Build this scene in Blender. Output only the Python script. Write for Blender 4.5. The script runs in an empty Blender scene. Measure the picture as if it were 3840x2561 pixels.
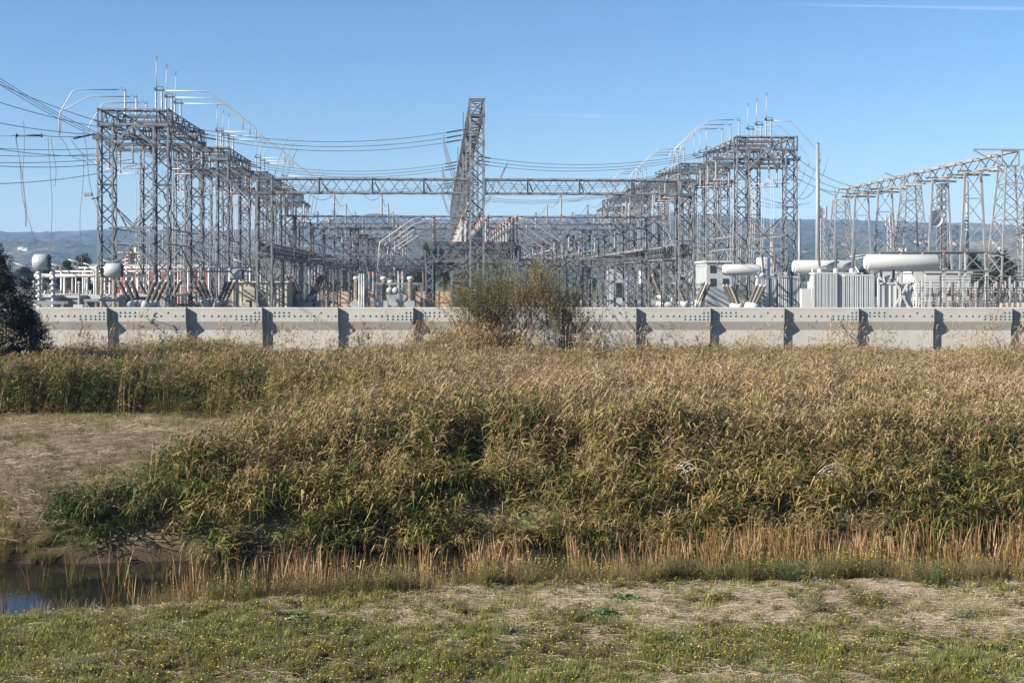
import bpy, math, random
import numpy as np
from mathutils import Matrix, Vector

R = math.radians
scene = bpy.context.scene

# ------------------------------------------------------------------ camera, sky, sun, exposure
H_CAM = 9.4            # camera height above the creek water (z = 0)
F_PX = 4700.0          # focal length in photograph pixels (3840 wide)
HOR = 1050.0           # photograph row of the horizon
cam_d = bpy.data.cameras.new("camera")
cam = bpy.data.objects.new("camera", cam_d)
scene.collection.objects.link(cam)
cam.location = (0, 0, H_CAM)
cam.rotation_euler = (R(90), 0, 0)
cam_d.sensor_width = 36.0
cam_d.lens = 36.0 * F_PX / 3840.0
cam_d.shift_y = -(1280.5 - HOR) / 3840.0
cam_d.clip_start = 0.5
cam_d.clip_end = 60000.0
scene.camera = cam

SUN_AZ = 67.0          # degrees to the left of straight behind the camera
SUN_EL = 28.0
world = bpy.data.worlds.new("World")
scene.world = world
world.use_nodes = True
wn = world.node_tree.nodes
wl = world.node_tree.links
wn.clear()
w_out = wn.new("ShaderNodeOutputWorld")
w_bg = wn.new("ShaderNodeBackground")
w_sky = wn.new("ShaderNodeTexSky")
w_sky.sky_type = 'NISHITA'
w_sky.sun_disc = False
w_sky.sun_elevation = R(SUN_EL)
w_sky.sun_rotation = R(180.0 + SUN_AZ)
w_sky.altitude = 0
w_sky.air_density = 1.0
w_sky.dust_density = 0.1
w_sky.ozone_density = 5.0
w_bg.inputs["Strength"].default_value = 0.058
# thin contrails high in the sky: streaks along fixed directions of the sky sphere
def sky_math(op, a, b=None, c=None):
    n = wn.new("ShaderNodeMath"); n.operation = op
    for i, v in enumerate((a, b, c)):
        if v is None: continue
        if isinstance(v, (int, float)): n.inputs[i].default_value = v
        else: wl.new(v, n.inputs[i])
    return n.outputs[0]
w_tc = wn.new("ShaderNodeTexCoord")
w_sep = wn.new("ShaderNodeSeparateXYZ")
wl.new(w_tc.outputs["Generated"], w_sep.inputs[0])
wy = sky_math('MAXIMUM', w_sep.outputs[1], 0.05)
sx_ = sky_math('DIVIDE', w_sep.outputs[0], wy)
sz_ = sky_math('DIVIDE', w_sep.outputs[2], wy)
w_noise = wn.new("ShaderNodeTexNoise")
w_noise.inputs["Scale"].default_value = 30.0
w_noise.inputs["Detail"].default_value = 5.0
wl.new(w_tc.outputs["Generated"], w_noise.inputs["Vector"])
contr = None
# (x0, x1 in tangent units, height at 0, slope, half width, strength)
for (x0, x1, z0, sl, hw, st) in ((0.20, 0.75, 0.2235, -0.018, 0.0016, .16),
                                 (-0.03, 0.145, 0.1325, -0.030, 0.0019, .11),
                                 (0.24, 0.60, 0.1275, -0.014, 0.0014, .07)):
    line = sky_math('ADD', sky_math('MULTIPLY', sx_, sl), z0)
    dist = sky_math('ABSOLUTE', sky_math('SUBTRACT', sz_, line))
    wob = sky_math('MULTIPLY', w_noise.outputs["Fac"], hw * 1.9)
    prof = sky_math('SUBTRACT', 1.0, sky_math('DIVIDE', dist, wob))
    prof = sky_math('MAXIMUM', prof, 0.0)
    a0 = sky_math('MULTIPLY', sky_math('SUBTRACT', sx_, x0), 12.0)
    a1 = sky_math('MULTIPLY', sky_math('SUBTRACT', x1, sx_), 12.0)
    env = sky_math('MINIMUM', sky_math('MAXIMUM', sky_math('MINIMUM', a0, a1), 0.0), 1.0)
    v = sky_math('MULTIPLY', sky_math('MULTIPLY', prof, env), st)
    contr = v if contr is None else sky_math('ADD', contr, v)
w_mix = wn.new("ShaderNodeMixRGB")
wl.new(contr, w_mix.inputs[0])
w_hs = wn.new("ShaderNodeHueSaturation")
w_hs.inputs["Saturation"].default_value = 1.10
wl.new(w_sky.outputs[0], w_hs.inputs["Color"])
wl.new(w_hs.outputs[0], w_mix.inputs[1])
w_mix.inputs[2].default_value = (8.2, 8.8, 9.4, 1)
wl.new(w_mix.outputs[0], w_bg.inputs["Color"])
wl.new(w_bg.outputs[0], w_out.inputs["Surface"])

sun_d = bpy.data.lights.new("sun", 'SUN')
sun_d.energy = 5.0
sun_d.angle = R(0.53)
sun_d.color = (1.0, 0.90, 0.75)
sun = bpy.data.objects.new("sun", sun_d)
scene.collection.objects.link(sun)
sdir = Vector((-math.sin(R(SUN_AZ)) * math.cos(R(SUN_EL)), -math.cos(R(SUN_AZ)) * math.cos(R(SUN_EL)), math.sin(R(SUN_EL))))
sun.rotation_euler = sdir.to_track_quat('Z', 'Y').to_euler()
sun.location = (-60, -30, 60)

vs = scene.view_settings
vs.view_transform = 'Standard'
vs.look = 'None'
vs.exposure = 1.35
vs.gamma = 1.0
vs.use_curve_mapping = False
scene.render.engine = 'CYCLES'
cy = scene.cycles
cy.use_denoising = True
cy.denoiser = 'OPENIMAGEDENOISE'
cy.denoising_input_passes = 'RGB_ALBEDO_NORMAL'
cy.denoising_prefilter = 'ACCURATE'
cy.max_bounces = 6
cy.diffuse_bounces = 2
cy.glossy_bounces = 2
cy.transmission_bounces = 3
cy.transparent_max_bounces = 6
cy.volume_bounces = 0
cy.caustics_reflective = False
cy.caustics_refractive = False
cy.sample_clamp_indirect = 4.0
scene.render.filter_size = 1.2 if hasattr(scene.render, "filter_size") else 1.5

# ------------------------------------------------------------------ helpers
COL = scene.collection
def link(o):
    COL.objects.link(o)
    return o
def tag(o, label=None, cat=None, group=None, kind=None):
    if label: o["label"] = label
    if cat: o["category"] = cat
    if group: o["group"] = group
    if kind: o["kind"] = kind
    return o
def PX(px, py, Y):
    """point seen at a photograph pixel, standing at depth Y metres"""
    return Vector(((px - 1920.0) / F_PX * Y, Y, H_CAM - (py - HOR) / F_PX * Y))
def ZP(py, Y):
    return H_CAM - (py - HOR) / F_PX * Y
def XP(px, Y):
    return (px - 1920.0) / F_PX * Y

class MB:
    """collects shapes for one mesh"""
    def __init__(s):
        s.v = []; s.f = []; s.m = []; s.sm = False
    def add(s, vs_, fs, mi=0):
        b = len(s.v)
        s.v.extend([tuple(p) for p in vs_])
        for f in fs:
            s.f.append(tuple(b + i for i in f)); s.m.append(mi)
    def box(s, x0, x1, y0, y1, z0, z1, mi=0):
        s.add([(x0,y0,z0),(x1,y0,z0),(x1,y1,z0),(x0,y1,z0),(x0,y0,z1),(x1,y0,z1),(x1,y1,z1),(x0,y1,z1)],
              [(0,3,2,1),(4,5,6,7),(0,1,5,4),(1,2,6,5),(2,3,7,6),(3,0,4,7)], mi)
    def bar(s, p, q, w=.1, h=None, mi=0, up=(0,0,1)):
        h = w if h is None else h
        p = Vector(p); q = Vector(q); d = q - p
        if d.length < 1e-6: return
        d.normalize(); up = Vector(up)
        if abs(d.dot(up)) > .98: up = Vector((0,1,0)) if abs(d.y) < .9 else Vector((1,0,0))
        a = d.cross(up).normalized(); b = a.cross(d).normalized()
        a = a * (w * .5); b = b * (h * .5)
        s.add([p-a-b, p+a-b, p+a+b, p-a+b, q-a-b, q+a-b, q+a+b, q-a+b],
              [(0,1,2,3),(7,6,5,4),(0,4,5,1),(1,5,6,2),(2,6,7,3),(3,7,4,0)], mi)
    def tube(s, pts, r=.03, n=6, mi=0, caps=True):
        pts = [Vector(p) for p in pts]
        rr = r if isinstance(r, (list, tuple)) else [r] * len(pts)
        rings = []
        ref = None
        for i, p in enumerate(pts):
            d = (pts[min(i+1, len(pts)-1)] - pts[max(i-1, 0)])
            if d.length < 1e-9: d = Vector((0,0,1))
            d.normalize()
            if ref is None:
                ref = Vector((0,0,1)) if abs(d.z) < .9 else Vector((1,0,0))
            a = d.cross(ref)
            if a.length < 1e-3:
                a = d.cross(Vector((0,1,0)))
            a.normalize(); b = a.cross(d).normalized()
            ref = b.cross(Vector((0,0,0))) + b if False else b
            rings.append([p + a * (rr[i] * math.cos(2*math.pi*k/n)) + b * (rr[i] * math.sin(2*math.pi*k/n)) for k in range(n)])
        vs_ = [v for ring in rings for v in ring]
        fs = []
        for i in range(len(pts)-1):
            for k in range(n):
                k2 = (k+1) % n
                fs.append((i*n+k, i*n+k2, (i+1)*n+k2, (i+1)*n+k))
        if caps:
            fs.append(tuple(range(n-1, -1, -1))); m = (len(pts)-1)*n
            fs.append(tuple(m+k for k in range(n)))
        s.add(vs_, fs, mi)
    def lathe(s, prof, n=10, mi=0, at=(0,0,0), axis='Z'):
        """prof: list of (radius, height); closed with caps"""
        vs_ = []
        for (r, h) in prof:
            for k in range(n):
                c = r*math.cos(2*math.pi*k/n); q = r*math.sin(2*math.pi*k/n)
                if axis == 'Z': p = (at[0]+c, at[1]+q, at[2]+h)
                elif axis == 'X': p = (at[0]+h, at[1]+c, at[2]+q)
                else: p = (at[0]+q, at[1]+h, at[2]+c)
                vs_.append(p)
        fs = []
        for i in range(len(prof)-1):
            for k in range(n):
                k2 = (k+1) % n
                fs.append((i*n+k, i*n+k2, (i+1)*n+k2, (i+1)*n+k))
        fs.append(tuple(range(n-1, -1, -1))); m = (len(prof)-1)*n
        fs.append(tuple(m+k for k in range(n)))
        s.add(vs_, fs, mi)
    def mesh(s, name, mats, smooth=False):
        me = bpy.data.meshes.new(name)
        me.from_pydata(s.v, [], s.f)
        for mt in (mats if isinstance(mats, (list, tuple)) else [mats]):
            me.materials.append(mt)
        me.polygons.foreach_set("material_index", s.m)
        if smooth:
            me.polygons.foreach_set("use_smooth", [True]*len(s.f))
        me.update()
        return me
    def build(s, name, mats, parent=None, smooth=False, loc=None):
        return obj(name, s.mesh(name, mats, smooth), parent, loc)
def obj(name, me, parent=None, loc=None, rot=None, scale=None):
    o = bpy.data.objects.new(name, me)
    COL.objects.link(o)
    if parent is not None: o.parent = parent
    if loc is not None: o.location = loc
    if rot is not None: o.rotation_euler = rot
    if scale is not None: o.scale = scale
    return o
def empty(name, loc=(0,0,0), rotz=0.0):
    o = bpy.data.objects.new(name, None)
    o.empty_display_size = .5
    COL.objects.link(o)
    o.location = loc
    o.rotation_euler = (0, 0, rotz)
    return o

# ------------------------------------------------------------------ materials
def new_mat(name):
    m = bpy.data.materials.new(name)
    m.use_nodes = True
    nt = m.node_tree
    return m, nt.nodes, nt.links, nt.nodes["Principled BSDF"]
def mat(name, col, rough=.6, metal=0.0, var=.12, scale=1.5, bump=0.0, bscale=20.0, spec=.4, dirt=None, dscale=.6, damt=.5):
    m, N, L, b = new_mat(name)
    b.inputs["Roughness"].default_value = rough
    b.inputs["Metallic"].default_value = metal
    b.inputs["Specular IOR Level"].default_value = spec
    tc = N.new("ShaderNodeNewGeometry")
    nz = N.new("ShaderNodeTexNoise"); nz.inputs["Scale"].default_value = scale; nz.inputs["Detail"].default_value = 6; nz.inputs["Roughness"].default_value = .6
    L.new(tc.outputs["Position"], nz.inputs["Vector"])
    rp = N.new("ShaderNodeValToRGB")
    rp.color_ramp.elements[0].position = .3; rp.color_ramp.elements[1].position = .72
    rp.color_ramp.elements[0].color = tuple(c*(1-var) for c in col)+(1,)
    rp.color_ramp.elements[1].color = tuple(min(1, c*(1+var)) for c in col)+(1,)
    L.new(nz.outputs["Fac"], rp.inputs[0])
    out = rp.outputs[0]
    if dirt:
        n2 = N.new("ShaderNodeTexNoise"); n2.inputs["Scale"].default_value = dscale; n2.inputs["Detail"].default_value = 8; n2.inputs["Roughness"].default_value = .7
        mp = N.new("ShaderNodeVectorMath"); mp.operation = 'MULTIPLY'; mp.inputs[1].default_value = (1, 1, .25)
        L.new(tc.outputs["Position"], mp.inputs[0]); L.new(mp.outputs[0], n2.inputs["Vector"])
        r2 = N.new("ShaderNodeValToRGB"); r2.color_ramp.elements[0].position = .48; r2.color_ramp.elements[1].position = .75
        r2.color_ramp.elements[1].color = (damt, damt, damt, 1)
        L.new(n2.outputs["Fac"], r2.inputs[0])
        mx = N.new("ShaderNodeMixRGB"); L.new(r2.outputs[0], mx.inputs[0]); L.new(out, mx.inputs[1]); mx.inputs[2].default_value = tuple(dirt)+(1,)
        out = mx.outputs[0]
    L.new(out, b.inputs["Base Color"])
    if bump > 0:
        n3 = N.new("ShaderNodeTexNoise"); n3.inputs["Scale"].default_value = bscale; n3.inputs["Detail"].default_value = 5
        L.new(tc.outputs["Position"], n3.inputs["Vector"])
        bp = N.new("ShaderNodeBump"); bp.inputs["Strength"].default_value = bump; bp.inputs["Distance"].default_value = .05
        L.new(n3.outputs["Fac"], bp.inputs["Height"]); L.new(bp.outputs[0], b.inputs["Normal"])
    return m
def leaf_mat(name, stops, plume=None, transl=.3, rough=.55, inst=1.0):
    """colour by the leaf's own age (attribute 'leafc') and the plant's ('tint')"""
    m, N, L, b = new_mat(name)
    a1 = N.new("ShaderNodeAttribute"); a1.attribute_type = 'GEOMETRY'; a1.attribute_name = 'leafc'
    a2 = N.new("ShaderNodeAttribute"); a2.attribute_type = 'INSTANCER'; a2.attribute_name = 'tint'
    sp = N.new("ShaderNodeSeparateColor"); L.new(a1.outputs["Color"], sp.inputs[0])
    ad = N.new("ShaderNodeMath"); ad.operation = 'MULTIPLY_ADD'
    L.new(a2.outputs["Fac"], ad.inputs[0]); ad.inputs[1].default_value = inst; L.new(sp.outputs[0], ad.inputs[2])
    rp = N.new("ShaderNodeValToRGB")
    el = rp.color_ramp.elements
    while len(el) < len(stops): el.new(.5)
    for i, (p, c) in enumerate(stops):
        el[i].position = p; el[i].color = tuple(x*.74 for x in c)+(1,)
    L.new(ad.outputs[0], rp.inputs[0])
    out = rp.outputs[0]
    if plume:
        mx = N.new("ShaderNodeMixRGB"); L.new(sp.outputs[1], mx.inputs[0]); L.new(out, mx.inputs[1]); mx.inputs[2].default_value = tuple(plume)+(1,)
        out = mx.outputs[0]
    b.inputs["Roughness"].default_value = rough
    b.inputs["Specular IOR Level"].default_value = .35
    L.new(out, b.inputs["Base Color"])
    tr = N.new("ShaderNodeBsdfTranslucent"); L.new(out, tr.inputs[0])
    ms = N.new("ShaderNodeMixShader"); ms.inputs[0].default_value = transl
    L.new(b.outputs[0], ms.inputs[1]); L.new(tr.outputs[0], ms.inputs[2])
    L.new(ms.outputs[0], N["Material Output"].inputs["Surface"])
    return m

# ------------------------------------------------------------------ value noise (numpy) for terrain and scatter densities
_rs = np.random.RandomState(7)
_NT = _rs.rand(256, 256)
def vnoise(x, y, s=1.0, o=0.0):
    x = np.asarray(x, float)*s + o*17.3 + 1000.0; y = np.asarray(y, float)*s + o*9.1 + 1000.0
    xi = np.floor(x).astype(int); yi = np.floor(y).astype(int)
    fx = x-xi; fy = y-yi
    fx = fx*fx*(3-2*fx); fy = fy*fy*(3-2*fy)
    g = lambda i, j: _NT[i % 256, j % 256]
    return (g(xi,yi)*(1-fx)+g(xi+1,yi)*fx)*(1-fy)+(g(xi,yi+1)*(1-fx)+g(xi+1,yi+1)*fx)*fy
def fbm(x, y, s=1.0, o=0.0, n=4):
    t = 0; a = .5; tot = 0
    for k in range(n):
        t = t + a*vnoise(x, y, s*2**k, o+k*3.7); tot += a; a *= .5
    return t/tot
def smooth(e0, e1, x):
    t = np.clip((np.asarray(x, float)-e0)/(e1-e0), 0, 1)
    return t*t*(3-2*t)
# ------------------------------------------------------------------ terrain
WALL_Y = 102.0
YARD_Z = 4.2
def y_near(x):   # near edge of the water
    return np.interp(x, [-40, -14.3, -8, 0, 6, 40], [33.0, 33.7, 35.6, 37.4, 38.0, 38.4]) + .5*(vnoise(x, x*0, .35, 3)-.5)
def y_far(x):    # far edge of the water
    return np.interp(x, [-40, -14, -5, 0, 8, 40], [40.5, 41.2, 43.0, 44.2, 44.4, 44.6]) + .7*(vnoise(x, x*0, .3, 5)-.5)
def ground(x, y):
    x = np.asarray(x, float); y = np.asarray(y, float)
    yn = y_near(x); yf = y_far(x)
    near = .88 + .16*(fbm(x, y, .35, 1)-.5) + .10*(fbm(x, y, 1.6, 2)-.5)
    z = near*smooth(0, 3.4, yn-y) - .75*smooth(-.3, 1.6, y-yn)
    far = 1.25 + .010*(y-yf) + .3*(fbm(x, y, .22, 4)-.5) + .12*(fbm(x, y, 1.2, 6)-.5)
    t = smooth(-1.2, 2.6, y-yf)
    z = np.where(y > yf-1.4, -.75*(1-t)+far*t, z)
    z = np.where(y > yn-.0, np.maximum(z, -.8), z)
    yard = smooth(WALL_Y+.35, WALL_Y+.75, y)
    z = z*(1-yard)+YARD_Z*yard
    # levee on which the camera stands
    lev = np.interp(y, [-30, -12, -6, 3.5, 21, 24], [1.0, 7.6, 7.75, 7.75, 1.05, .9])
    z = np.where(y < 24, np.maximum(lev, np.where(y < 23, .9, z)), z)
    return z
def build_ground():
    xs = np.unique(np.concatenate([np.linspace(-6000, -300, 14), np.linspace(-300, -62, 18), np.arange(-60, 60.1, .5), np.linspace(62, 300, 18), np.linspace(300, 6000, 14)]))
    ys = np.unique(np.concatenate([np.linspace(-400, -32, 10), np.arange(-30, 24, 2.0), np.arange(24, 50, .4), np.arange(50, 102, .8), [102.3, 102.5, 102.8, 103.2], np.linspace(104, 300, 40), np.linspace(320, 3000, 24), np.linspace(3200, 9000, 8)]))
    X, Y = np.meshgrid(xs, ys)
    Z = ground(X, Y)
    nx, ny = len(xs), len(ys)
    me = bpy.data.meshes.new("ground")
    V = np.stack([X.ravel(), Y.ravel(), Z.ravel()], 1)
    i = np.arange(ny-1)[:, None]*nx + np.arange(nx-1)[None, :]
    F = np.stack([i, i+1, i+1+nx, i+nx], -1).reshape(-1, 4)
    me.from_pydata(V.tolist(), [], F.tolist())
    me.polygons.foreach_set("use_smooth", [True]*len(me.polygons))
    m, N, L, b = new_mat("soil_and_thatch")
    g = N.new("ShaderNodeNewGeometry"); sep = N.new("ShaderNodeSeparateXYZ"); L.new(g.outputs["Position"], sep.inputs[0])
    def noise(sc, det=6, rough=.6, vec=None):
        n = N.new("ShaderNodeTexNoise"); n.inputs["Scale"].default_value = sc; n.inputs["Detail"].default_value = det; n.inputs["Roughness"].default_value = rough
        L.new(vec if vec else g.outputs["Position"], n.inputs["Vector"]); return n.outputs["Fac"]
    def ramp(f, p0, c0, p1, c1):
        r = N.new("ShaderNodeValToRGB"); e = r.color_ramp.elements
        e[0].position = p0; e[0].color = tuple(c0)+(1,); e[1].position = p1; e[1].color = tuple(c1)+(1,)
        L.new(f, r.inputs[0]); return r.outputs[0]
    def mix(f, a, c):
        x = N.new("ShaderNodeMixRGB"); L.new(f, x.inputs[0]); L.new(a, x.inputs[1])
        if isinstance(c, tuple): x.inputs[2].default_value = c+(1,)
        else: L.new(c, x.inputs[2])
        return x.outputs[0]
    def mrange(v, a, c):
        r = N.new("ShaderNodeMapRange"); r.inputs[1].default_value = a; r.inputs[2].default_value = c; r.clamp = True; L.new(v, r.inputs[0]); return r.outputs[0]
    fine = noise(9, 8, .75)
    big = noise(.55, 5)
    thatch = ramp(fine, .32, (.13, .095, .06), .68, (.36, .275, .18))
    green = ramp(fine, .3, (.08, .10, .03), .7, (.18, .21, .06))
    c_near = mix(ramp(big, .42, (0,0,0), .62, (1,1,1)), thatch, green)
    soil = ramp(fine, .3, (.03, .023, .016), .7, (.09, .068, .045))
    zz = mrange(sep.outputs[2], .75, .25)
    c_near = mix(zz, c_near, soil)
    gravel = ramp(noise(2.2, 8, .7), .3, (.22, .20, .175), .7, (.34, .315, .28))
    c1 = mix(mrange(sep.outputs[1], 102.2, 102.6), c_near, gravel)
    town = ramp(noise(.006, 8, .7), .4, (.05, .065, .03), .62, (.17, .155, .12))
    c2 = mix(mrange(sep.outputs[1], 300, 360), c1, town)
    L.new(c2, b.inputs["Base Color"]); b.inputs["Roughness"].default_value = .95; b.inputs["Specular IOR Level"].default_value = .15
    bp = N.new("ShaderNodeBump"); bp.inputs["Strength"].default_value = .8; bp.inputs["Distance"].default_value = .08
    L.new(fine, bp.inputs["Height"]); L.new(bp.outputs[0], b.inputs["Normal"])
    me.materials.append(m)
    tag(obj("ground", me), "uneven creek bank and flat yard ground reaching to the hills", None, None, "structure")
build_ground()

# water of the creek
def build_water():
    mb = MB()
    xs = np.linspace(-60, 60, 61)
    for i in range(60):
        a, c = xs[i], xs[i+1]
        mb.add([(a, y_near(a)-1.2, 0), (c, y_near(c)-1.2, 0), (c, y_far(c)+.9, 0), (a, y_far(a)+.9, 0)], [(0,1,2,3)])
    m, N, L, b = new_mat("creek_water")
    b.inputs["Base Color"].default_value = (.012, .014, .010, 1)
    b.inputs["Roughness"].default_value = .04
    b.inputs["IOR"].default_value = 1.33
    b.inputs["Specular IOR Level"].default_value = .5
    g = N.new("ShaderNodeNewGeometry")
    n = N.new("ShaderNodeTexNoise"); n.inputs["Scale"].default_value = 3.0; n.inputs["Detail"].default_value = 3
    L.new(g.outputs["Position"], n.inputs["Vector"])
    bp = N.new("ShaderNodeBump"); bp.inputs["Strength"].default_value = .25; bp.inputs["Distance"].default_value = .02
    L.new(n.outputs["Fac"], bp.inputs["Height"]); L.new(bp.outputs[0], b.inputs["Normal"])
    o = mb.build("water", m)
    tag(o, "dark still creek water reflecting blue sky beside cattails", None, None, "structure")
build_water()

# ------------------------------------------------------------------ hills
def build_hills():
    sky_pts = [(-900, 880), (0, 872), (250, 868), (500, 858), (700, 866), (900, 862), (1150, 845), (1300, 815), (1400, 801), (1480, 806), (1600, 825), (1800, 828), (2000, 820), (2300, 806), (2480, 800), (2700, 812), (2900, 823), (3200, 827), (3500, 833), (3840, 845), (4700, 850)]
    px = np.array([p[0] for p in sky_pts]); py = np.array([p[1] for p in sky_pts])
    xs = np.linspace(-3200, 3200, 520)
    ys = np.linspace(2300, 6200, 150)
    X, Y = np.meshgrid(xs, ys)
    ridgeY = 5000.0
    top = H_CAM + (HOR - np.interp(1920 + X/ridgeY*F_PX, px, py))/F_PX*ridgeY
    t = np.clip((Y-2300)/(ridgeY-2300), 0, None)
    prof = np.where(t <= 1, .10*smooth(0, .2, t)+.90*t**1.5, 1-(t-1)*1.6)
    spur = (fbm(X, Y, .0011, 11, 5)-.5)
    Z = 3 + (top-3)*np.clip(prof, 0, None) + spur*260*np.sin(np.clip(t, 0, 1)*math.pi)*(.35+t)
    # lower foothill band in front, higher at the left
    foot = np.exp(-((Y-3100)/420.0)**2)*(28+26*fbm(X, Y*0, .0016, 4))*np.interp(X, [-1800, -400, 600, 2000], [1.3, .9, .8, 1.0])
    Z = np.maximum(Z, 3+foot)
    Z = Z + (fbm(X, Y, .02, 3, 3)-.5)*16*smooth(0, .1, t) + (vnoise(X, Y, .06, 8)-.5)*9*smooth(0, .1, t)
    Z = np.where(Y <= ys[0]+1, 0, Z)
    nx, ny = len(xs), len(ys)
    me = bpy.data.meshes.new("hills")
    V = np.stack([X.ravel(), Y.ravel(), Z.ravel()], 1)
    i = np.arange(ny-1)[:, None]*nx + np.arange(nx-1)[None, :]
    F = np.stack([i, i+1, i+1+nx, i+nx], -1).reshape(-1, 4)
    me.from_pydata(V.tolist(), [], F.tolist())
    m, N, L, b = new_mat("wooded_hills")
    g = N.new("ShaderNodeNewGeometry")
    def noise(sc, det=6, rough=.6):
        n = N.new("ShaderNodeTexNoise"); n.inputs["Scale"].default_value = sc; n.inputs["Detail"].default_value = det; n.inputs["Roughness"].default_value = rough
        L.new(g.outputs["Position"], n.inputs["Vector"]); return n.outputs["Fac"]
    def ramp(f, st):
        r = N.new("ShaderNodeValToRGB"); e = r.color_ramp.elements
        while len(e) < len(st): e.new(.5)
        for k, (p, c) in enumerate(st): e[k].position = p; e[k].color = tuple(c)+(1,)
        L.new(f, r.inputs[0]); return r.outputs[0]
    woods = ramp(noise(.035, 6, .8), [(.36, (.006, .012, .006)), (.5, (.035, .055, .022)), (.64, (.10, .12, .045))])
    grassy = ramp(noise(.02, 5, .7), [(.3, (.12, .10, .055)), (.7, (.2, .165, .09))])
    msk = ramp(noise(.0022, 8, .75), [(.50, (0, 0, 0)), (.60, (1, 1, 1))])
    mx = N.new("ShaderNodeMixRGB"); L.new(msk, mx.inputs[0]); L.new(woods, mx.inputs[1]); L.new(grassy, mx.inputs[2])
    L.new(mx.outputs[0], b.inputs["Base Color"]); b.inputs["Roughness"].default_value = 1; b.inputs["Specular IOR Level"].default_value = 0
    me.materials.append(m)
    tag(obj("hills", me), "long wooded hills along the horizon, hazy blue", None, None, "structure")
    return X, Y, Z
HX, HY, HZ = build_hills()

# ------------------------------------------------------------------ concrete flood wall of stepped panels
def build_wall():
    m_con = mat("precast_concrete", (.38, .375, .355), .85, 0, .07, .5, .25, 14, .25, dirt=(.28, .275, .255), dscale=.55, damt=.45)
    # faint horizontal form marks and streaks come with the dirt; bolts
    m_rim = mat("blue_ring", (.02, .20, .30), .5, 0, .05)
    m_bolt = mat("bolt_steel", (.22, .26, .28), .45, .5, .1)
    edges = [-1030, -745, -465, -185, 110, 405, 700, 985, 1269, 1550, 1829, 2107, 2384, 2661, 2937, 3215, 3497, 3788, 4085, 4385, 4690]
    root = empty("flood_wall", (0, WALL_Y, 1.0))
    tag(root, "long pale concrete flood wall of overlapping panels behind the reeds", "wall")
    px2m = WALL_Y/F_PX
    ztop = ZP(1153, WALL_Y) - 1.0
    zk1 = ZP(1206, WALL_Y) - 1.0
    zk2 = ZP(1238, WALL_Y) - 1.0
    # profile (y forward of the wall line is negative): leans out at the top
    prof = [(-.16, ztop), (-.22, ztop-.05), (-.20, ztop-.3), (-.18, zk1), (.10, zk2), (.02, -1.0)]
    d_ring = MB()
    d_ring.lathe([(.085, 0), (.085, -.02), (.062, -.026), (.062, -.012)], 12, 0, axis='Y')
    ring_me = d_ring.mesh("anchor_ring", m_rim)
    d_b = MB(); d_b.lathe([(.058, 0), (.058, -.03), (.03, -.05)], 10, 0, axis='Y')
    d_b.bar((-.04, -.052, -.03), (.04, -.052, .03), .02, .02)
    bolt_me = d_b.mesh("anchor_bolt", m_bolt)
    STEP = .40
    for k in range(len(edges)-1):
        x0 = (edges[k]-1920)*px2m; x1 = (edges[k+1]-1920)*px2m
        mb = MB()
        # each panel is turned a little: its right end stands STEP proud of its left end
        th = .42
        vs_ = []
        nseg = 6
        for s in range(nseg+1):
            u = s/nseg
            x = x0 + (x1-x0)*u + (0.0 if s < nseg else .012)
            off = STEP*.5 - STEP*u
            for (py_, pz) in prof:
                vs_.append((x, py_+off, pz))
            vs_.append((x, th+off, -1.0)); vs_.append((x, th+off, ztop))
        n = len(prof)+2
        fs = []
        for s in range(nseg):
            for q in range(n):
                q2 = (q+1) % n
                fs.append((s*n+q, s*n+q2, (s+1)*n+q2, (s+1)*n+q))
        fs.append(tuple(range(n))); fs.append(tuple(nseg*n+q for q in range(n-1, -1, -1)))
        mb.add(vs_, fs)
        pan = mb.build("panel", m_con, root)
        W = x1-x0
        spots = []
        row = {0: ZP(1172, WALL_Y)-1, 1: ZP(1184.5, WALL_Y)-1, 2: ZP(1196, WALL_Y)-1}
        if k % 2 == 1:      # cluster at the left end
            for i_, u in enumerate((.045, .10, .155, .215, .275, .345)):
                spots += [(u, 0), (u, 1)] + ([(u, 2)] if i_ < 2 else [])
            spots += [(u, 1) for u in (.42, .50, .59, .68)] + [(.772, 0)] + [(u, 1) for u in (.865, .965)]
        else:               # cluster at the right end
            spots += [(.125, 2), (.225, 1)] + [(u, 1) for u in (.33, .42, .50, .58)]
            for i_, u in enumerate((.655, .725, .79, .85, .905, .96)):
                spots += [(u, 1), (u, 2)] + ([(u, 0)] if i_ > 3 else [])
        if k < 3 or k > 17: spots = []
        ang = math.atan2(-STEP, W)
        for (u, r_) in spots:
            z = row[r_]
            tt = (z-zk1)/(ztop-.3-zk1)
            yy = -.18 - .02*tt + STEP*.5 - STEP*u
            b_ = obj("anchor_bolt", bolt_me, pan, (x0+W*u, yy, z), (0, 0, ang))
            r2 = obj("anchor_ring", ring_me, pan, (x0+W*u, yy, z), (0, 0, ang))
build_wall()
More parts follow.
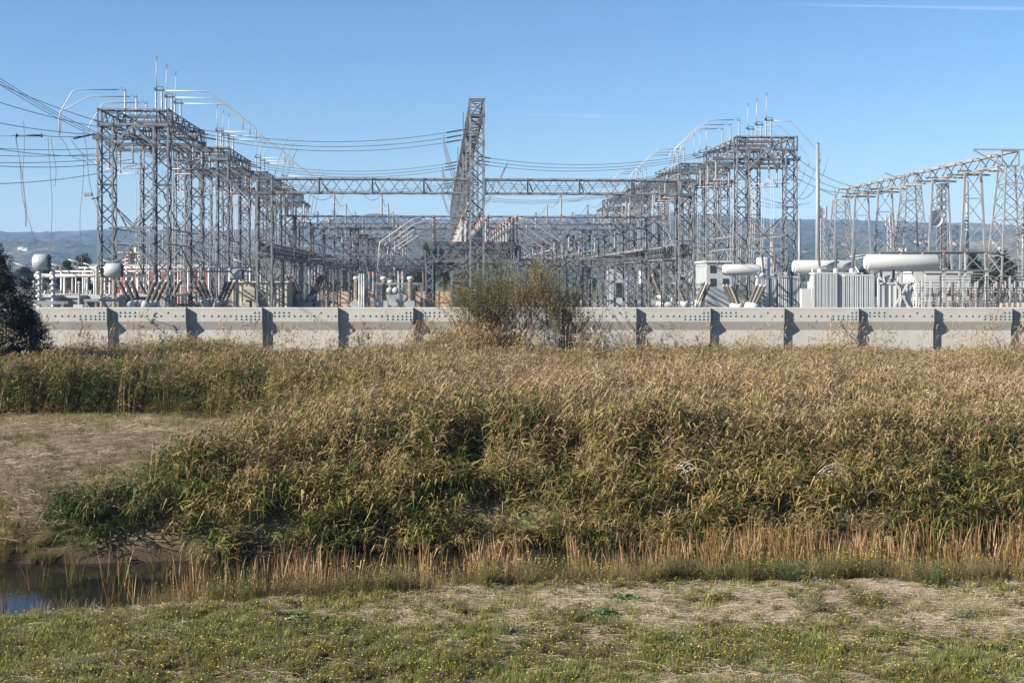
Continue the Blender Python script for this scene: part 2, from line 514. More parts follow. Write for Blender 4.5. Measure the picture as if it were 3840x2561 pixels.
# ------------------------------------------------------------------ scatter machinery (uncountable plants: one object each)
def plant_mesh(name, V, F, C, material):
    me = bpy.data.meshes.new(name)
    me.from_pydata(V, [], F)
    ca = me.color_attributes.new("leafc", 'FLOAT_COLOR', 'POINT')
    arr = np.ones((len(V), 4), dtype=np.float32); arr[:, :len(C[0])] = np.array(C, dtype=np.float32)
    ca.data.foreach_set("color", arr.ravel())
    me.materials.append(material)
    return me
class Leafy:
    def __init__(s): s.V = []; s.F = []; s.C = []
    def ribbon(s, pts, w, c, g=0.0, side=None, tip=True):
        """flat blade along pts, widest near the base third"""
        n = len(pts); b = len(s.V)
        d = Vector(pts[-1]) - Vector(pts[0])
        if side is None:
            side = d.cross(Vector((0, 0, 1)))
            if side.length < 1e-4: side = Vector((1, 0, 0))
        side = Vector(side).normalized()
        for i, p in enumerate(pts):
            t = i/(n-1)
            p = Vector(p)
            if i == n-1 and tip:
                s.V.append(tuple(p)); s.C.append((c, g, 0))
            else:
                ww = w*(.55+.45*math.sin(min(1, t*2.2+.25)*math.pi*.5))*(1-.55*max(0, t-.45))*.5
                s.V.append(tuple(p-side*ww)); s.V.append(tuple(p+side*ww)); s.C += [(c, g, 0)]*2
        m = n-1 if tip else n
        for i in range(m-1):
            s.F.append((b+2*i, b+2*i+1, b+2*i+3, b+2*i+2))
        if tip:
            s.F.append((b+2*(m-1), b+2*(m-1)+1, b+2*m))
    def stem(s, pts, r, c, g=0.0):
        b = len(s.V); n = len(pts)
        for i, p in enumerate(pts):
            rr = r*(1-.6*i/(n-1))
            for k in range(3):
                a = k*2.094
                s.V.append((p[0]+rr*math.cos(a), p[1]+rr*math.sin(a), p[2])); s.C.append((c, g, 0))
        for i in range(n-1):
            for k in range(3):
                k2 = (k+1) % 3
                s.F.append((b+i*3+k, b+i*3+k2, b+(i+1)*3+k2, b+(i+1)*3+k))
    def mesh(s, name, material): return plant_mesh(name, s.V, s.F, s.C, material)

_gn_cache = {}
def scatter(name, label, sources, pts, rot, scl, tint, idx, seed=0):
    """one object: the sources instanced on points"""
    col = bpy.data.collections.new(name+"_kinds")
    for i, me in enumerate(sources):
        o = bpy.data.objects.new("%s_kind_%02d" % (name, i), me)
        col.objects.link(o)
    n = len(pts)
    me = bpy.data.meshes.new(name)
    me.vertices.add(n)
    me.vertices.foreach_set("co", np.asarray(pts, dtype=np.float32).ravel())
    def at(nm, tp, data, key="value"):
        a = me.attributes.new(nm, tp, 'POINT'); a.data.foreach_set(key, data)
    at("rot", 'FLOAT_VECTOR', np.asarray(rot, dtype=np.float32).ravel(), "vector")
    sc = np.asarray(scl, dtype=np.float32)
    if sc.ndim == 1: sc = np.repeat(sc[:, None], 3, 1)
    at("scl", 'FLOAT_VECTOR', sc.ravel(), "vector")
    at("tint", 'FLOAT', np.asarray(tint, dtype=np.float32))
    at("idx", 'INT', np.asarray(idx, dtype=np.int32))
    ng = bpy.data.node_groups.new(name+"_nodes", 'GeometryNodeTree')
    ng.interface.new_socket("Geometry", in_out='INPUT', socket_type='NodeSocketGeometry')
    ng.interface.new_socket("Geometry", in_out='OUTPUT', socket_type='NodeSocketGeometry')
    N, L = ng.nodes, ng.links
    gi = N.new("NodeGroupInput"); go = N.new("NodeGroupOutput")
    ci = N.new("GeometryNodeCollectionInfo"); ci.inputs["Collection"].default_value = col
    ci.inputs["Separate Children"].default_value = True; ci.inputs["Reset Children"].default_value = True
    ip = N.new("GeometryNodeInstanceOnPoints"); ip.inputs["Pick Instance"].default_value = True
    def na(nm, tp):
        a = N.new("GeometryNodeInputNamedAttribute"); a.data_type = tp; a.inputs["Name"].default_value = nm; return a.outputs["Attribute"]
    L.new(gi.outputs[0], ip.inputs["Points"]); L.new(ci.outputs[0], ip.inputs["Instance"])
    e2r = N.new("FunctionNodeEulerToRotation"); L.new(na("rot", 'FLOAT_VECTOR'), e2r.inputs[0])
    L.new(na("idx", 'INT'), ip.inputs["Instance Index"]); L.new(e2r.outputs[0], ip.inputs["Rotation"]); L.new(na("scl", 'FLOAT_VECTOR'), ip.inputs["Scale"])
    L.new(ip.outputs[0], go.inputs[0])
    o = obj(name, me)
    md = o.modifiers.new("scatter", 'NODES'); md.node_group = ng
    tag(o, label, None, None, "stuff")
    return o
rng = np.random.RandomState(11)
rnd = random.Random(5)
def view_mask(X, Y, margin=5.0):
    return np.abs(X) < .4085*Y + margin

# ---- reeds
M_REED = leaf_mat("reed_leaves", [(0.0, (.035, .075, .014)), (.22, (.10, .145, .025)), (.42, (.30, .28, .065)), (.62, (.47, .34, .13)), (.82, (.46, .30, .15)), (1.0, (.62, .50, .34))], plume=(.27, .16, .09), transl=.36)
def reed_clump(r, n=9, hmin=2.7, hmax=3.9, wind=.55, droop=1.0, spread=.6, leaves=12, plume=.16, low=.12):
    L_ = Leafy()
    for _ in range(n):
        bx, by = r.uniform(-spread, spread), r.uniform(-spread, spread)
        h = r.uniform(hmin, hmax)
        a = r.gauss(.15, .9)
        ln = abs(r.gauss(.0, .34))*droop + wind*.45
        dx, dy = math.cos(a)*ln, math.sin(a)*ln*.7 - .08
        def pos(t, bx=bx, by=by, h=h, dx=dx, dy=dy):
            return (bx+dx*t*t, by+dy*t*t, h*t*(1-.10*t*abs(ln)))
        sc = r.uniform(.5, 1.0)
        L_.stem([pos(t) for t in (0, .35, .7, 1.0)], .011, sc)
        for i in range(leaves):
            t = low + (1-low)*((i+r.random())/leaves)
            if r.random() < .12: continue
            p = pos(t)
            az = r.gauss(.1, 1.15) + (math.pi if r.random() < .28 else 0)
            ll = r.uniform(.45, .95)*(1.05-.35*abs(t-.6))
            ux, uy = math.cos(az), math.sin(az)
            up = r.uniform(.15, .55); dr = r.uniform(.05, .75)*droop
            q1 = (p[0]+ux*ll*.45, p[1]+uy*ll*.45, p[2]+ll*(up*.55))
            q2 = (p[0]+ux*ll*.92, p[1]+uy*ll*.92, p[2]+ll*(up*.45-dr*.75))
            old = max(0, .42-t)*.9
            c = min(1.2, max(-.3, r.gauss(.0, .19) + old*.55 + (.35 if r.random() < .14 else 0)))
            sd = Vector((-uy, ux, r.uniform(-.9, .9)))
            L_.ribbon([p, q1, q2], r.uniform(.038, .072), c, 0, sd)
        if r.random() < plume:
            tp = pos(1.0); dl = r.uniform(-.2, .55)
            for k in range(16):
                s0 = k/16.0
                az = r.uniform(-2, 2)+dl
                z0 = tp[2]-.02+s0*.30
                ll = .11*(1-s0*.5)
                x0 = tp[0]+s0*s0*.14; y0 = tp[1]
                L_.ribbon([(x0, y0, z0), (x0+math.cos(az)*ll*.6+.03, y0+math.sin(az)*ll*.5, z0+.10), (x0+math.cos(az)*ll+.07, y0+math.sin(az)*ll*.7, z0+.10-.03*r.random())], .034, .7, r.uniform(.55, 1.0))
    return L_
reed_kinds = []
for i in range(8):
    reed_kinds.append(reed_clump(random.Random(100+i)).mesh("reed_clump", M_REED))
for i in range(3):    # bent over clumps for the front edge
    reed_kinds.append(reed_clump(random.Random(200+i), n=9, hmin=2.0, hmax=3.2, wind=1.0, droop=2.2, plume=.03, low=.2).mesh("reed_clump", M_REED))
def reed_left_edge(Y):
    return np.interp(Y, [43, 46, 50, 56, 62, 68, 72, 75], [-16.0, -15.8, -15.4, -14.4, -13.6, -14.6, -20, -80]) 
def build_reeds():
    n = 17000
    Y = 42 + (101.0-42)*rng.rand(n)**.95
    X = (rng.rand(n)*2-1)*(.4085*Y+8)
    dens = np.ones(n)
    edge = X - (reed_left_edge(Y) + 5.5*(fbm(X, Y, .3, 21)-.5))
    front = Y - (y_far(X) - .55 + .9*vnoise(X, Y*0, .8, 4))
    back = 101.3 - Y
    inside = np.minimum(edge, front)
    keep = (inside > 0) & (back > 0)
    # thin the margin of the clearing
    keep &= rng.rand(n) < np.clip(.22 + edge*.15, 0, 1)
    # gaps
    keep &= rng.rand(n) < np.clip(2.1 - 2.1*vnoise(X, Y, .6, 30), .22, 1)
    # far reeds are seen only by their tops: fewer needed
    keep &= rng.rand(n) < np.interp(Y, [42, 60, 101], [1.0, .9, .62])
    X, Y, inside, edge, front, back = [a[keep] for a in (X, Y, inside, edge, front, back)]
    n = len(X)
    g = ground(X, Y)
    g = np.maximum(g, -.15)
    top = 4.62 + 1.5*(fbm(X, Y, .16, 31)-.5) + 1.3*(fbm(X, Y, .5, 33)-.5)
    top = top - .25*smooth(60, 95, Y)
    # height rises away from the water's edge in two tiers
    t1 = np.clip(front/1.6, 0, 1); t2 = np.clip((front-2.2-1.2*(vnoise(X, X*0, .45, 41)))/2.6, 0, 1)
    hgt = 1.35 + .55*t1 + (top-g-1.9)*t2*t2*(3-2*t2)
    te = np.clip(edge/7.5, 0, 1)*(.6+.8*vnoise(X, Y, .6, 23))
    te = np.clip(te, 0, 1)
    hgt = np.minimum(hgt, 1.1+ (top-g-1.1)*te)
    hgt *= np.interp(back, [0, 2.0, 5], [.78, .9, 1])
    # the growth stands higher below the willow and at a hump on the left
    hump = np.exp(-(((X-XP(1790, 97))/3.2)**2+((Y-97)/3.5)**2))
    hgt += 3.1*hump
    hgt += .75*np.exp(-((X-XP(640, 95))/4.5)**2-((Y-97)/4)**2)
    scl_z = np.clip(hgt/3.55, .3, 2.1)
    sxy = np.clip(.85+.25*rng.rand(n), .5, 1.3)*np.interp(hgt, [1, 3.5], [.8, 1.08])
    rot = np.stack([rng.randn(n)*.07, rng.randn(n)*.07+.05, rng.randn(n)*.5], 1)
    idx = rng.randint(0, 8, n)
    bent = (front < 3.6) & (rng.rand(n) < .75)
    idx[bent] = 8 + rng.randint(0, 3, bent.sum())
    rot[bent, 2] = rng.randn(bent.sum())*.8 - .7
    tan = fbm(X, Y, .11, 51)
    tint = .50 + .6*(tan-.5) + .24*smooth(48, 56, Y)*smooth(102, 88, Y)*smooth(-14, 2, X) - .20*smooth(5, 0, front) - .22*smooth(5, 0, edge) + rng.randn(n)*.13 + .35*(vnoise(X, Y, .9, 52)-.5)
    # greener swath behind the clearing
    tint -= .22*smooth(84, 72, Y)*smooth(-6, -16, X)
    tint += .22*hump
    pts = np.stack([X, Y, g-.05], 1)
    scatter("reeds", "tall tan and green reeds filling the marsh before the wall", reed_kinds, pts, rot, np.stack([sxy, sxy, scl_z], 1), tint, idx)
build_reeds()

def build_plumes():
    kinds = [reed_clump(random.Random(260+i), n=3, hmin=3.2, hmax=4.2, wind=.3, leaves=9, plume=1.0, low=.4, spread=.5).mesh("plumed_reed", M_REED) for i in range(5)]
    n = 620
    Y = rng.uniform(88, 101.2, n); X = (rng.rand(n)*2-1)*(.4085*Y+6)
    k = rng.rand(n) < np.clip(2.2*(vnoise(X, Y*.3, .22, 91)-.25), .08, 1); X, Y = X[k], Y[k]; n = len(X)
    s_ = .80+.36*rng.rand(n)+.2*(vnoise(X, Y, .25, 92)-.5)
    scatter("plumed_reeds", "tall reed stems with brown feathery plumes against the wall", kinds, np.stack([X, Y, ground(X, Y)-.05], 1), spin0(n), s_, .35+.4*rng.rand(n), rng.randint(0, 5, n))
def spin0(n): return np.stack([rng.randn(n)*.06, rng.randn(n)*.06, rng.randn(n)*.5], 1)
build_plumes()

# bleached bent dead canes arching out of the front of the reeds
def build_canes():
    m = mat("bleached_cane", (.50, .45, .38), .7, 0, .15, 3)
    spots = [(2190, 1880), (2330, 1850), (2700, 1900), (3230, 1905), (2990, 1860), (3450, 1850), (2560, 1740), (3720, 1880), (3080, 1760), (1800, 1940)]
    for k, (px, py) in enumerate(spots):
        r = random.Random(900+k)
        Y = 45.4 + r.random()
        c = PX(px, py, Y)
        mb = MB()
        for i in range(8):
            a = r.uniform(-.5, 3.3) if k % 2 else r.uniform(-.6, 1.4)
            e = r.uniform(.2, 1.1); L_ = r.uniform(.9, 2.1)
            p = Vector((r.uniform(-.3, .3), r.uniform(-.1, .2), r.uniform(-.4, .0))); pts = [p.copy()]
            for s_ in range(9):
                e -= r.uniform(.12, .30)
                p = p+Vector((math.cos(a)*math.cos(e), -abs(math.sin(a))*.35*math.cos(e), math.sin(e)))*L_/9
                pts.append(p.copy())
            mb.tube(pts, [.011*(1-.75*s_/9) for s_ in range(10)], 4)
        o = mb.build("dead_canes", m, None, False, c)
        tag(o, "bleached dead canes arching over the creekside edge of the reeds", "dead reeds", "bleached canes on the reed front")
build_canes()

# ---- cattails
M_CAT = leaf_mat("cattail_blades", [(0.0, (.08, .13, .02)), (.35, (.20, .20, .045)), (.6, (.36, .22, .075)), (.8, (.25, .13, .06)), (1.0, (.42, .29, .16))], plume=(.16, .07, .03), transl=.25)
def cattail_clump(r, n=15, spread=.34, h0=.8, h1=2.2, spikes=2):
    L_ = Leafy()
    for _ in range(n):
        a = r.uniform(0, 6.28); d = spread*math.sqrt(r.random())
        x, y = math.cos(a)*d, math.sin(a)*d
        h = r.uniform(h0, h1); ln = r.gauss(.12, .48); a2 = r.uniform(-.7, .7) + (math.pi if r.random() < .35 else 0)
        dx, dy = math.cos(a2)*ln, math.sin(a2)*ln
        c = r.uniform(-.15, .75)
        pts = [(x+dx*t*t, y+dy*t*t, h*t) for t in (0, .4, .75)]
        if r.random() < .22:  # folded blade
            pts.append((x+dx*.8+math.copysign(.28, dx), y+dy, h*.72-.12*r.random()))
        else:
            pts.append((x+dx, y+dy, h))
        # dry tips
        b = len(L_.C)
        L_.ribbon(pts, r.uniform(.026, .042), c, 0, (math.cos(a2+1.2+r.uniform(-.6, .6)), math.sin(a2+1.2), 0))
        for j in range(len(L_.C)-3, len(L_.C)):
            L_.C[j] = (min(1, c+.4), 0, 0)
    for _ in range(spikes):
        x, y = r.uniform(-spread, spread)*.6, r.uniform(-spread, spread)*.6
        h = r.uniform(h0+.5, h1+.15)
        L_.stem([(x, y, 0), (x+.02, y, h*.5), (x+.05, y, h)], .008, .5)
        b = len(L_.V)
        for i, (rr, zz) in enumerate([(.006, -.02), (.016, 0), (.018, .14), (.006, .17)]):
            for k in range(5):
                L_.V.append((x+.05+rr*math.cos(k*1.257), y+rr*math.sin(k*1.257), h+zz)); L_.C.append((.5, 1.0, 0))
        for i in range(3):
            for k in range(5):
                L_.F.append((b+i*5+k, b+i*5+(k+1) % 5, b+(i+1)*5+(k+1) % 5, b+(i+1)*5+k))
    return L_
cat_kinds = [cattail_clump(random.Random(300+i)).mesh("cattail_clump", M_CAT) for i in range(5)]
def build_cattails():
    # the clumps at the open water on the left stand apart: things of their own
    spots = [(150, 2215, 1.02, 0), (285, 2190, 1.0, 1), (420, 2195, 1.05, 2), (470, 2200, .95, 3), (615, 2175, 1.08, 4), (690, 2190, .98, 2), (10, 2340, .8, 0), (760, 2195, .85, 1), (890, 2235, .9, 3), (1120, 2215, 1.15, 4), (1030, 2225, .9, 0)]
    for (px, py, s, k) in spots:
        Y = F_PX*(H_CAM+.05)/(py-HOR)
        x = XP(px, Y)
        o = obj("cattail_clump", cat_kinds[k], None, (x, Y, min(float(ground(x, Y)), 0)-.05), (0, 0, rnd.uniform(-.4, .4)), (s*1.0, s*1.0, s))
        tag(o, "clump of green and rust cattail blades standing apart in open creek water", "cattails", "cattail clumps in the open water")
    n = 1500
    X = rng.uniform(-11.5, 24, n)
    off = rng.rand(n)
    yn = y_near(X)
    Y = yn - 1.7 + 3.4*off
    p = np.interp(X, [-12, -9, -6, -2, 6, 14, 24], [.10, .25, .42, .42, .50, .55, .55])*np.clip(2.4*(vnoise(X, Y, .7, 61)-.15), 0.1, 2)
    k = rng.rand(n) < p
    X, Y = X[k], Y[k]; n = len(X)
    g = ground(X, Y)
    g = np.maximum(g, -.2)
    scl = np.clip(.55+.5*rng.rand(n), .5, 1.2)*np.interp(X, [-12, 5, 14], [.82, .95, 1.05])
    scatter("cattails", "band of rusty cattail blades along the creek edge", cat_kinds, np.stack([X, Y, g-.05], 1), np.stack([rng.randn(n)*.08, rng.randn(n)*.08, rng.rand(n)*6.28], 1), scl, np.full(n, .0)+rng.randn(n)*.12+.06, rng.randint(0, 5, n))
build_cattails()

# ---- foreground: grass, straw, weeds
M_GRASS = leaf_mat("grass_blades", [(0.0, (.13, .21, .028)), (.35, (.25, .30, .065)), (.6, (.38, .34, .13)), (1.0, (.52, .43, .25))], transl=.35)
M_STRAW = leaf_mat("straw", [(0.0, (.20, .145, .09)), (.5, (.42, .33, .22)), (1.0, (.60, .52, .40))], transl=.15)
M_WEED = leaf_mat("weed_leaves", [(0.0, (.07, .11, .022)), (.35, (.19, .22, .05)), (.6, (.29, .25, .09)), (.8, (.25, .165, .085)), (1.0, (.42, .31, .19))], plume=(.85, .66, .02), transl=.25)
def grass_tuft(r, n=26, h=.17, spread=.10):
    L_ = Leafy()
    for _ in range(n):
        a = r.uniform(0, 6.28); d = spread*math.sqrt(r.random())
        x, y = math.cos(a)*d, math.sin(a)*d
        hh = h*r.uniform(.45, 1.25); ln = hh*r.uniform(.1, .7); a2 = r.uniform(0, 6.28)
        c = r.gauss(.22, .2) + (.5 if r.random() < .2 else 0)
        L_.ribbon([(x, y, -.01), (x+math.cos(a2)*ln*.35, y+math.sin(a2)*ln*.35, hh*.6), (x+math.cos(a2)*ln, y+math.sin(a2)*ln, hh)], r.uniform(.008, .015), c)
    return L_
def straw_mat(r, n=30, L0=.25, L1=.7, spread=.4):
    L_ = Leafy()
    for _ in range(n):
        x, y = r.uniform(-spread, spread), r.uniform(-spread, spread)
        a = r.gauss(0, .55); ll = r.uniform(L0, L1)
        z0 = r.uniform(.0, .08)
        dx, dy = math.cos(a)*ll*.5, math.sin(a)*ll*.5
        b = r.uniform(-.04, .05)
        L_.ribbon([(x-dx, y-dy, z0), (x, y, z0+abs(b)+.02), (x+dx, y+dy, z0+b)], r.uniform(.006, .013), r.uniform(.1, 1), 0, (-dy, dx, .25*ll))
    return L_
def weed(r, h=.32, n=16, leaf=.042, flowers=.45, c0=.3, spread=.16):
    L_ = Leafy()
    for _ in range(n):
        a = r.uniform(0, 6.28); hh = h*r.uniform(.5, 1.15)
        ex, ey = math.cos(a)*spread*r.uniform(.3, 1.5), math.sin(a)*spread*r.uniform(.3, 1.5)
        pos = lambda t: (ex*t, ey*t, hh*t**.85)
        L_.stem([pos(0), pos(.55), pos(1)], .0035, r.uniform(.5, .9))
        for i in range(9):
            t = r.uniform(.15, 1); p = pos(t); az = r.uniform(0, 6.28); ll = leaf*r.uniform(.6, 1.5)
            u = (math.cos(az)*ll, math.sin(az)*ll, ll*r.uniform(-.2, .6))
            L_.ribbon([p, (p[0]+u[0]*.6, p[1]+u[1]*.6, p[2]+u[2]*.7), (p[0]+u[0], p[1]+u[1], p[2]+u[2]*.8)], leaf*.55, r.gauss(c0, .16))
        if flowers and r.random() < flowers/n:
            p = pos(1)
            b = len(L_.V)
            for k in range(6):
                L_.V.append((p[0]+.022*math.cos(k*1.047), p[1]+.022*math.sin(k*1.047), p[2]+.012)); L_.C.append((0, 1, 0))
            L_.V.append((p[0], p[1], p[2]+.024)); L_.C.append((0, 1, 0))
            for k in range(6): L_.F.append((b+k, b+(k+1) % 6, b+6))
    return L_
def dry_tuft(r, n=40, h=.6, spread=.16):
    L_ = Leafy()
    for _ in range(n):
        a = r.uniform(0, 6.28); d = spread*r.random()
        x, y = math.cos(a)*d, math.sin(a)*d; hh = h*r.uniform(.4, 1.15); ln = hh*r.uniform(.1, .6); a2 = a+r.gauss(0, .7)
        L_.ribbon([(x, y, 0), (x+math.cos(a2)*ln*.4, y+math.sin(a2)*ln*.4, hh*.65), (x+math.cos(a2)*ln, y+math.sin(a2)*ln, hh*r.uniform(.75, 1))], r.uniform(.005, .009), r.gauss(.8, .13))
    return L_
grass_k = [grass_tuft(random.Random(400+i)).mesh("grass_tuft", M_GRASS) for i in range(5)]
straw_k = [straw_mat(random.Random(420+i)).mesh("straw", M_STRAW) for i in range(5)]
weed_k = [weed(random.Random(440+i)).mesh("weed", M_WEED) for i in range(4)] + [weed(random.Random(450+i), h=.22, c0=.62, flowers=.3, leaf=.034).mesh("weed", M_WEED) for i in range(3)]
tall_k = [weed(random.Random(460+i), h=.8, n=26, leaf=.05, flowers=2, c0=.28, spread=.3).mesh("weed", M_WEED) for i in range(3)] + [weed(random.Random(470+i), h=.75, n=26, leaf=.03, flowers=0, c0=.82, spread=.32).mesh("weed", M_WEED) for i in range(3)]
dry_k = [dry_tuft(random.Random(480+i)).mesh("dry_grass", M_WEED) for i in range(3)]
dock_k = [weed(random.Random(490+i), h=1.15, n=5, leaf=.045, flowers=0, c0=.78, spread=.10).mesh("dock", M_WEED) for i in range(2)]
def rand_in(n, y0, y1, margin=3.0, xmin=None, xmax=None):
    Y = rng.uniform(y0, y1, n); X = (rng.rand(n)*2-1)*(.4085*Y+margin)
    return X, Y
def spin(n, tilt=.1): return np.stack([rng.randn(n)*tilt, rng.randn(n)*tilt, rng.rand(n)*6.28], 1)
def put(name, label, kinds, X, Y, scl, tint, idx=None, dz=0.0, tilt=.1, rot=None):
    n = len(X)
    scatter(name, label, kinds, np.stack([X, Y, ground(X, Y)+dz], 1), spin(n, tilt) if rot is None else rot, scl, tint, rng.randint(0, len(kinds), n) if idx is None else idx)
def dryness(X, Y):
    """1 on the raked dry strip near the weeds, 0 on the mown grass"""
    y0 = np.interp(X, [-14, -6, -2, 4, 14], [32.6, 31.6, 30.4, 30.2, 30.0]) + 1.4*(fbm(X, Y, .5, 71)-.5)
    return smooth(-.5, .7, Y-y0)*np.interp(X, [-14, -7, -3, 14], [.35, .5, .95, 1])
def build_foreground():
    # grass
    X, Y = rand_in(30000, 24, 37); d = dryness(X, Y); pat = fbm(X, Y, .7, 72)
    k = (rng.rand(len(X)) < np.clip((1-.72*d)*(.16+1.3*smooth(.38, .60, pat)), 0, 1)) & (Y < y_near(X)-.6)
    X, Y, d, pat = X[k], Y[k], d[k], pat[k]
    put("grass", "short bright green grass in the foreground", grass_k, X, Y, np.clip(.45+.8*rng.rand(len(X))*(.5+pat), .3, 1.3), .05+.25*d+rng.randn(len(X))*.08)
    # straw
    X, Y = rand_in(9000, 24, 37); d = dryness(X, Y); pat = fbm(X, Y, .6, 73)
    k = (rng.rand(len(X)) < np.clip(.05+.28*smooth(.5, .62, pat)+.85*d*smooth(.33, .55, pat), 0, 1)) & (Y < y_near(X)-.9)
    X, Y = X[k], Y[k]
    put("straw", "raked dry straw lying on the near bank", straw_k, X, Y, .6+.6*rng.rand(len(X)), rng.randn(len(X))*.12, dz=.015, rot=np.stack([rng.randn(len(X))*.06, rng.randn(len(X))*.06, rng.randn(len(X))*.7], 1))
    # low weeds with yellow flowers
    X, Y = rand_in(12000, 24, 36); d = dryness(X, Y); pat = fbm(X, Y, .55, 74)
    left = smooth(-3, -10, X)
    k = (rng.rand(len(X)) < np.clip((.35+1.6*smooth(.42, .60, pat))*(1-.6*d)+.35*left, 0, 1)*.85) & (Y < y_near(X)-.6)
    X, Y = X[k], Y[k]
    put("weeds", "low olive weeds with small yellow flowers among the grass", weed_k, X, Y, .45+.6*rng.rand(len(X)), rng.randn(len(X))*.12+.02)
    # tall weeds and dry grass along the water
    X, Y = rand_in(2600, 32.6, 38.2); yn = y_near(X); off = yn-Y
    k = (off > np.interp(X, [-12, -8], [.9, -.2])) & (off < 3.0) & (rng.rand(len(X)) < np.interp(X, [-14, -9, -4, 14], [.5, .6, .85, 1])*(.35+.9*vnoise(X, Y, .8, 75)))
    X, Y = X[k], Y[k]; nn = len(X); q = vnoise(X, Y, .35, 76)
    idx = np.where(rng.rand(nn) < np.clip((q-.3)*2.2, .1, .9), rng.randint(3, 6, nn), rng.randint(0, 3, nn))
    put("bank_weeds", "shoulder of green and brown weeds edging the cattails", tall_k, X, Y, (.5+.7*rng.rand(nn))*np.interp(X, [-11, -7], [.6, 1]), rng.randn(nn)*.1, idx)
    X, Y = rand_in(1500, 33, 38); yn = y_near(X); off = yn-Y
    k = (off > -.2) & (off < 2.8) & (rng.rand(len(X)) < np.interp(X, [-14, -4, 14], [.3, .6, 1])*(.2+.9*vnoise(X, Y, .6, 77)))
    X, Y = X[k], Y[k]; nn = len(X)
    put("dry_grass", "brown dry grass tufts along the near bank", dry_k, X, Y, .8+.7*rng.rand(nn), rng.randn(nn)*.08)
    X, Y = rand_in(160, 35, 38.2); off = y_near(X)-Y
    k = (off > -.3) & (off < 2.2); X, Y = X[k], Y[k]; nn = len(X)
    put("dock_stalks", "dark red brown dock stalks between the cattails", dock_k, X, Y, .8+.5*rng.rand(nn), .05+rng.randn(nn)*.05)
build_foreground()

# single plants that stand out on the near bank
def near_plants():
    M_BROAD = leaf_mat("broad_leaves", [(0.0, (.05, .12, .04)), (.5, (.10, .20, .06)), (1.0, (.26, .30, .12))], plume=(.85, .66, .02), transl=.25, inst=0)
    M_PALE = leaf_mat("pale_leaves", [(0.0, (.20, .24, .10)), (.5, (.34, .36, .17)), (1.0, (.52, .48, .33))], plume=(.85, .66, .02), transl=.25, inst=0)
    def broad(r, n, rad, h, leaf):
        L_ = Leafy()
        for _ in range(n):
            a = r.uniform(0, 6.28); d = rad*math.sqrt(r.random()); x, y = math.cos(a)*d, math.sin(a)*d*.7
            z = h*(1-(d/rad)**2)*r.uniform(.4, 1)+.03; az = r.uniform(0, 6.28); ll = leaf*r.uniform(.6, 1.2)
            u = Vector((math.cos(az)*ll, math.sin(az)*ll, r.uniform(-.1, .5)*ll)); p = Vector((x, y, z))
            L_.ribbon([p, p+u*.45+Vector((0, 0, .02)), p+u*.8, p+u], leaf*.85, r.gauss(.45, .2), 0, (-u.y, u.x, r.uniform(-.3, .3)*ll), tip=False)
            L_.stem([(x*.4, y*.4, 0), tuple((Vector((x*.4, y*.4, 0))+p)*.5), tuple(p)], .004, .6)
        return L_
    def rosette(r):
        L_ = Leafy()
        for k in range(22):
            a = k*2.4; e = r.uniform(.2, 1.1); ll = r.uniform(.22, .42)
            u = Vector((math.cos(a)*math.cos(e), math.sin(a)*math.cos(e), math.sin(e)))*ll
            L_.ribbon([(0, 0, .02), u*.5+Vector((0, 0, .03)), u-Vector((0, 0, .04))], .08, r.gauss(.3, .15))
        return L_
    def P(px, py): 
        Y = F_PX*(H_CAM-.88)/(py-HOR); x = XP(px, Y); return (x, Y, float(ground(x, Y))-.02)
    for (px, py, kind, lb) in ((1110, 2330, 0, "low dark green mallow patch lying at the start of the straw strip"), (2262, 2325, 0, "round grey green mallow patch on the raked straw"), (2345, 2265, 0, "small dark leafy patch against the brown bank grass"),
            (3010, 2300, 1, "pale silvery bush with white tops on the straw strip"), (3480, 2200, 2, "wide green bush with yellow flowers before the cattails"), (3760, 2215, 3, "dark green rosette of long dock leaves on the straw strip"), (1900, 2395, 1, "olive brown weed clump at the edge of the green grass"), (3600, 2330, 1, "loose olive weed clump on the straw strip below the yellow-flowered bush"), (2960, 2190, 2, "green flowering bush leaning out of the brown bank grass"), (1400, 2190, 2, "leafy bush with yellow flowers before the creek's open water")):
        r = random.Random(px)
        if kind == 0: L_, m_ = broad(r, 150, .62, .20, .13), M_BROAD
        elif kind == 1: L_, m_ = weed(r, h=.55, n=55, leaf=.05, flowers=2, c0=.5, spread=.42), M_PALE
        elif kind == 2: L_, m_ = weed(r, h=.75, n=70, leaf=.06, flowers=8, c0=.4, spread=.55), M_BROAD
        else: L_, m_ = rosette(r), M_BROAD
        tag(obj("leafy_plant", L_.mesh("leafy_plant", m_), None, P(px, py)), lb, "plant")
near_plants()

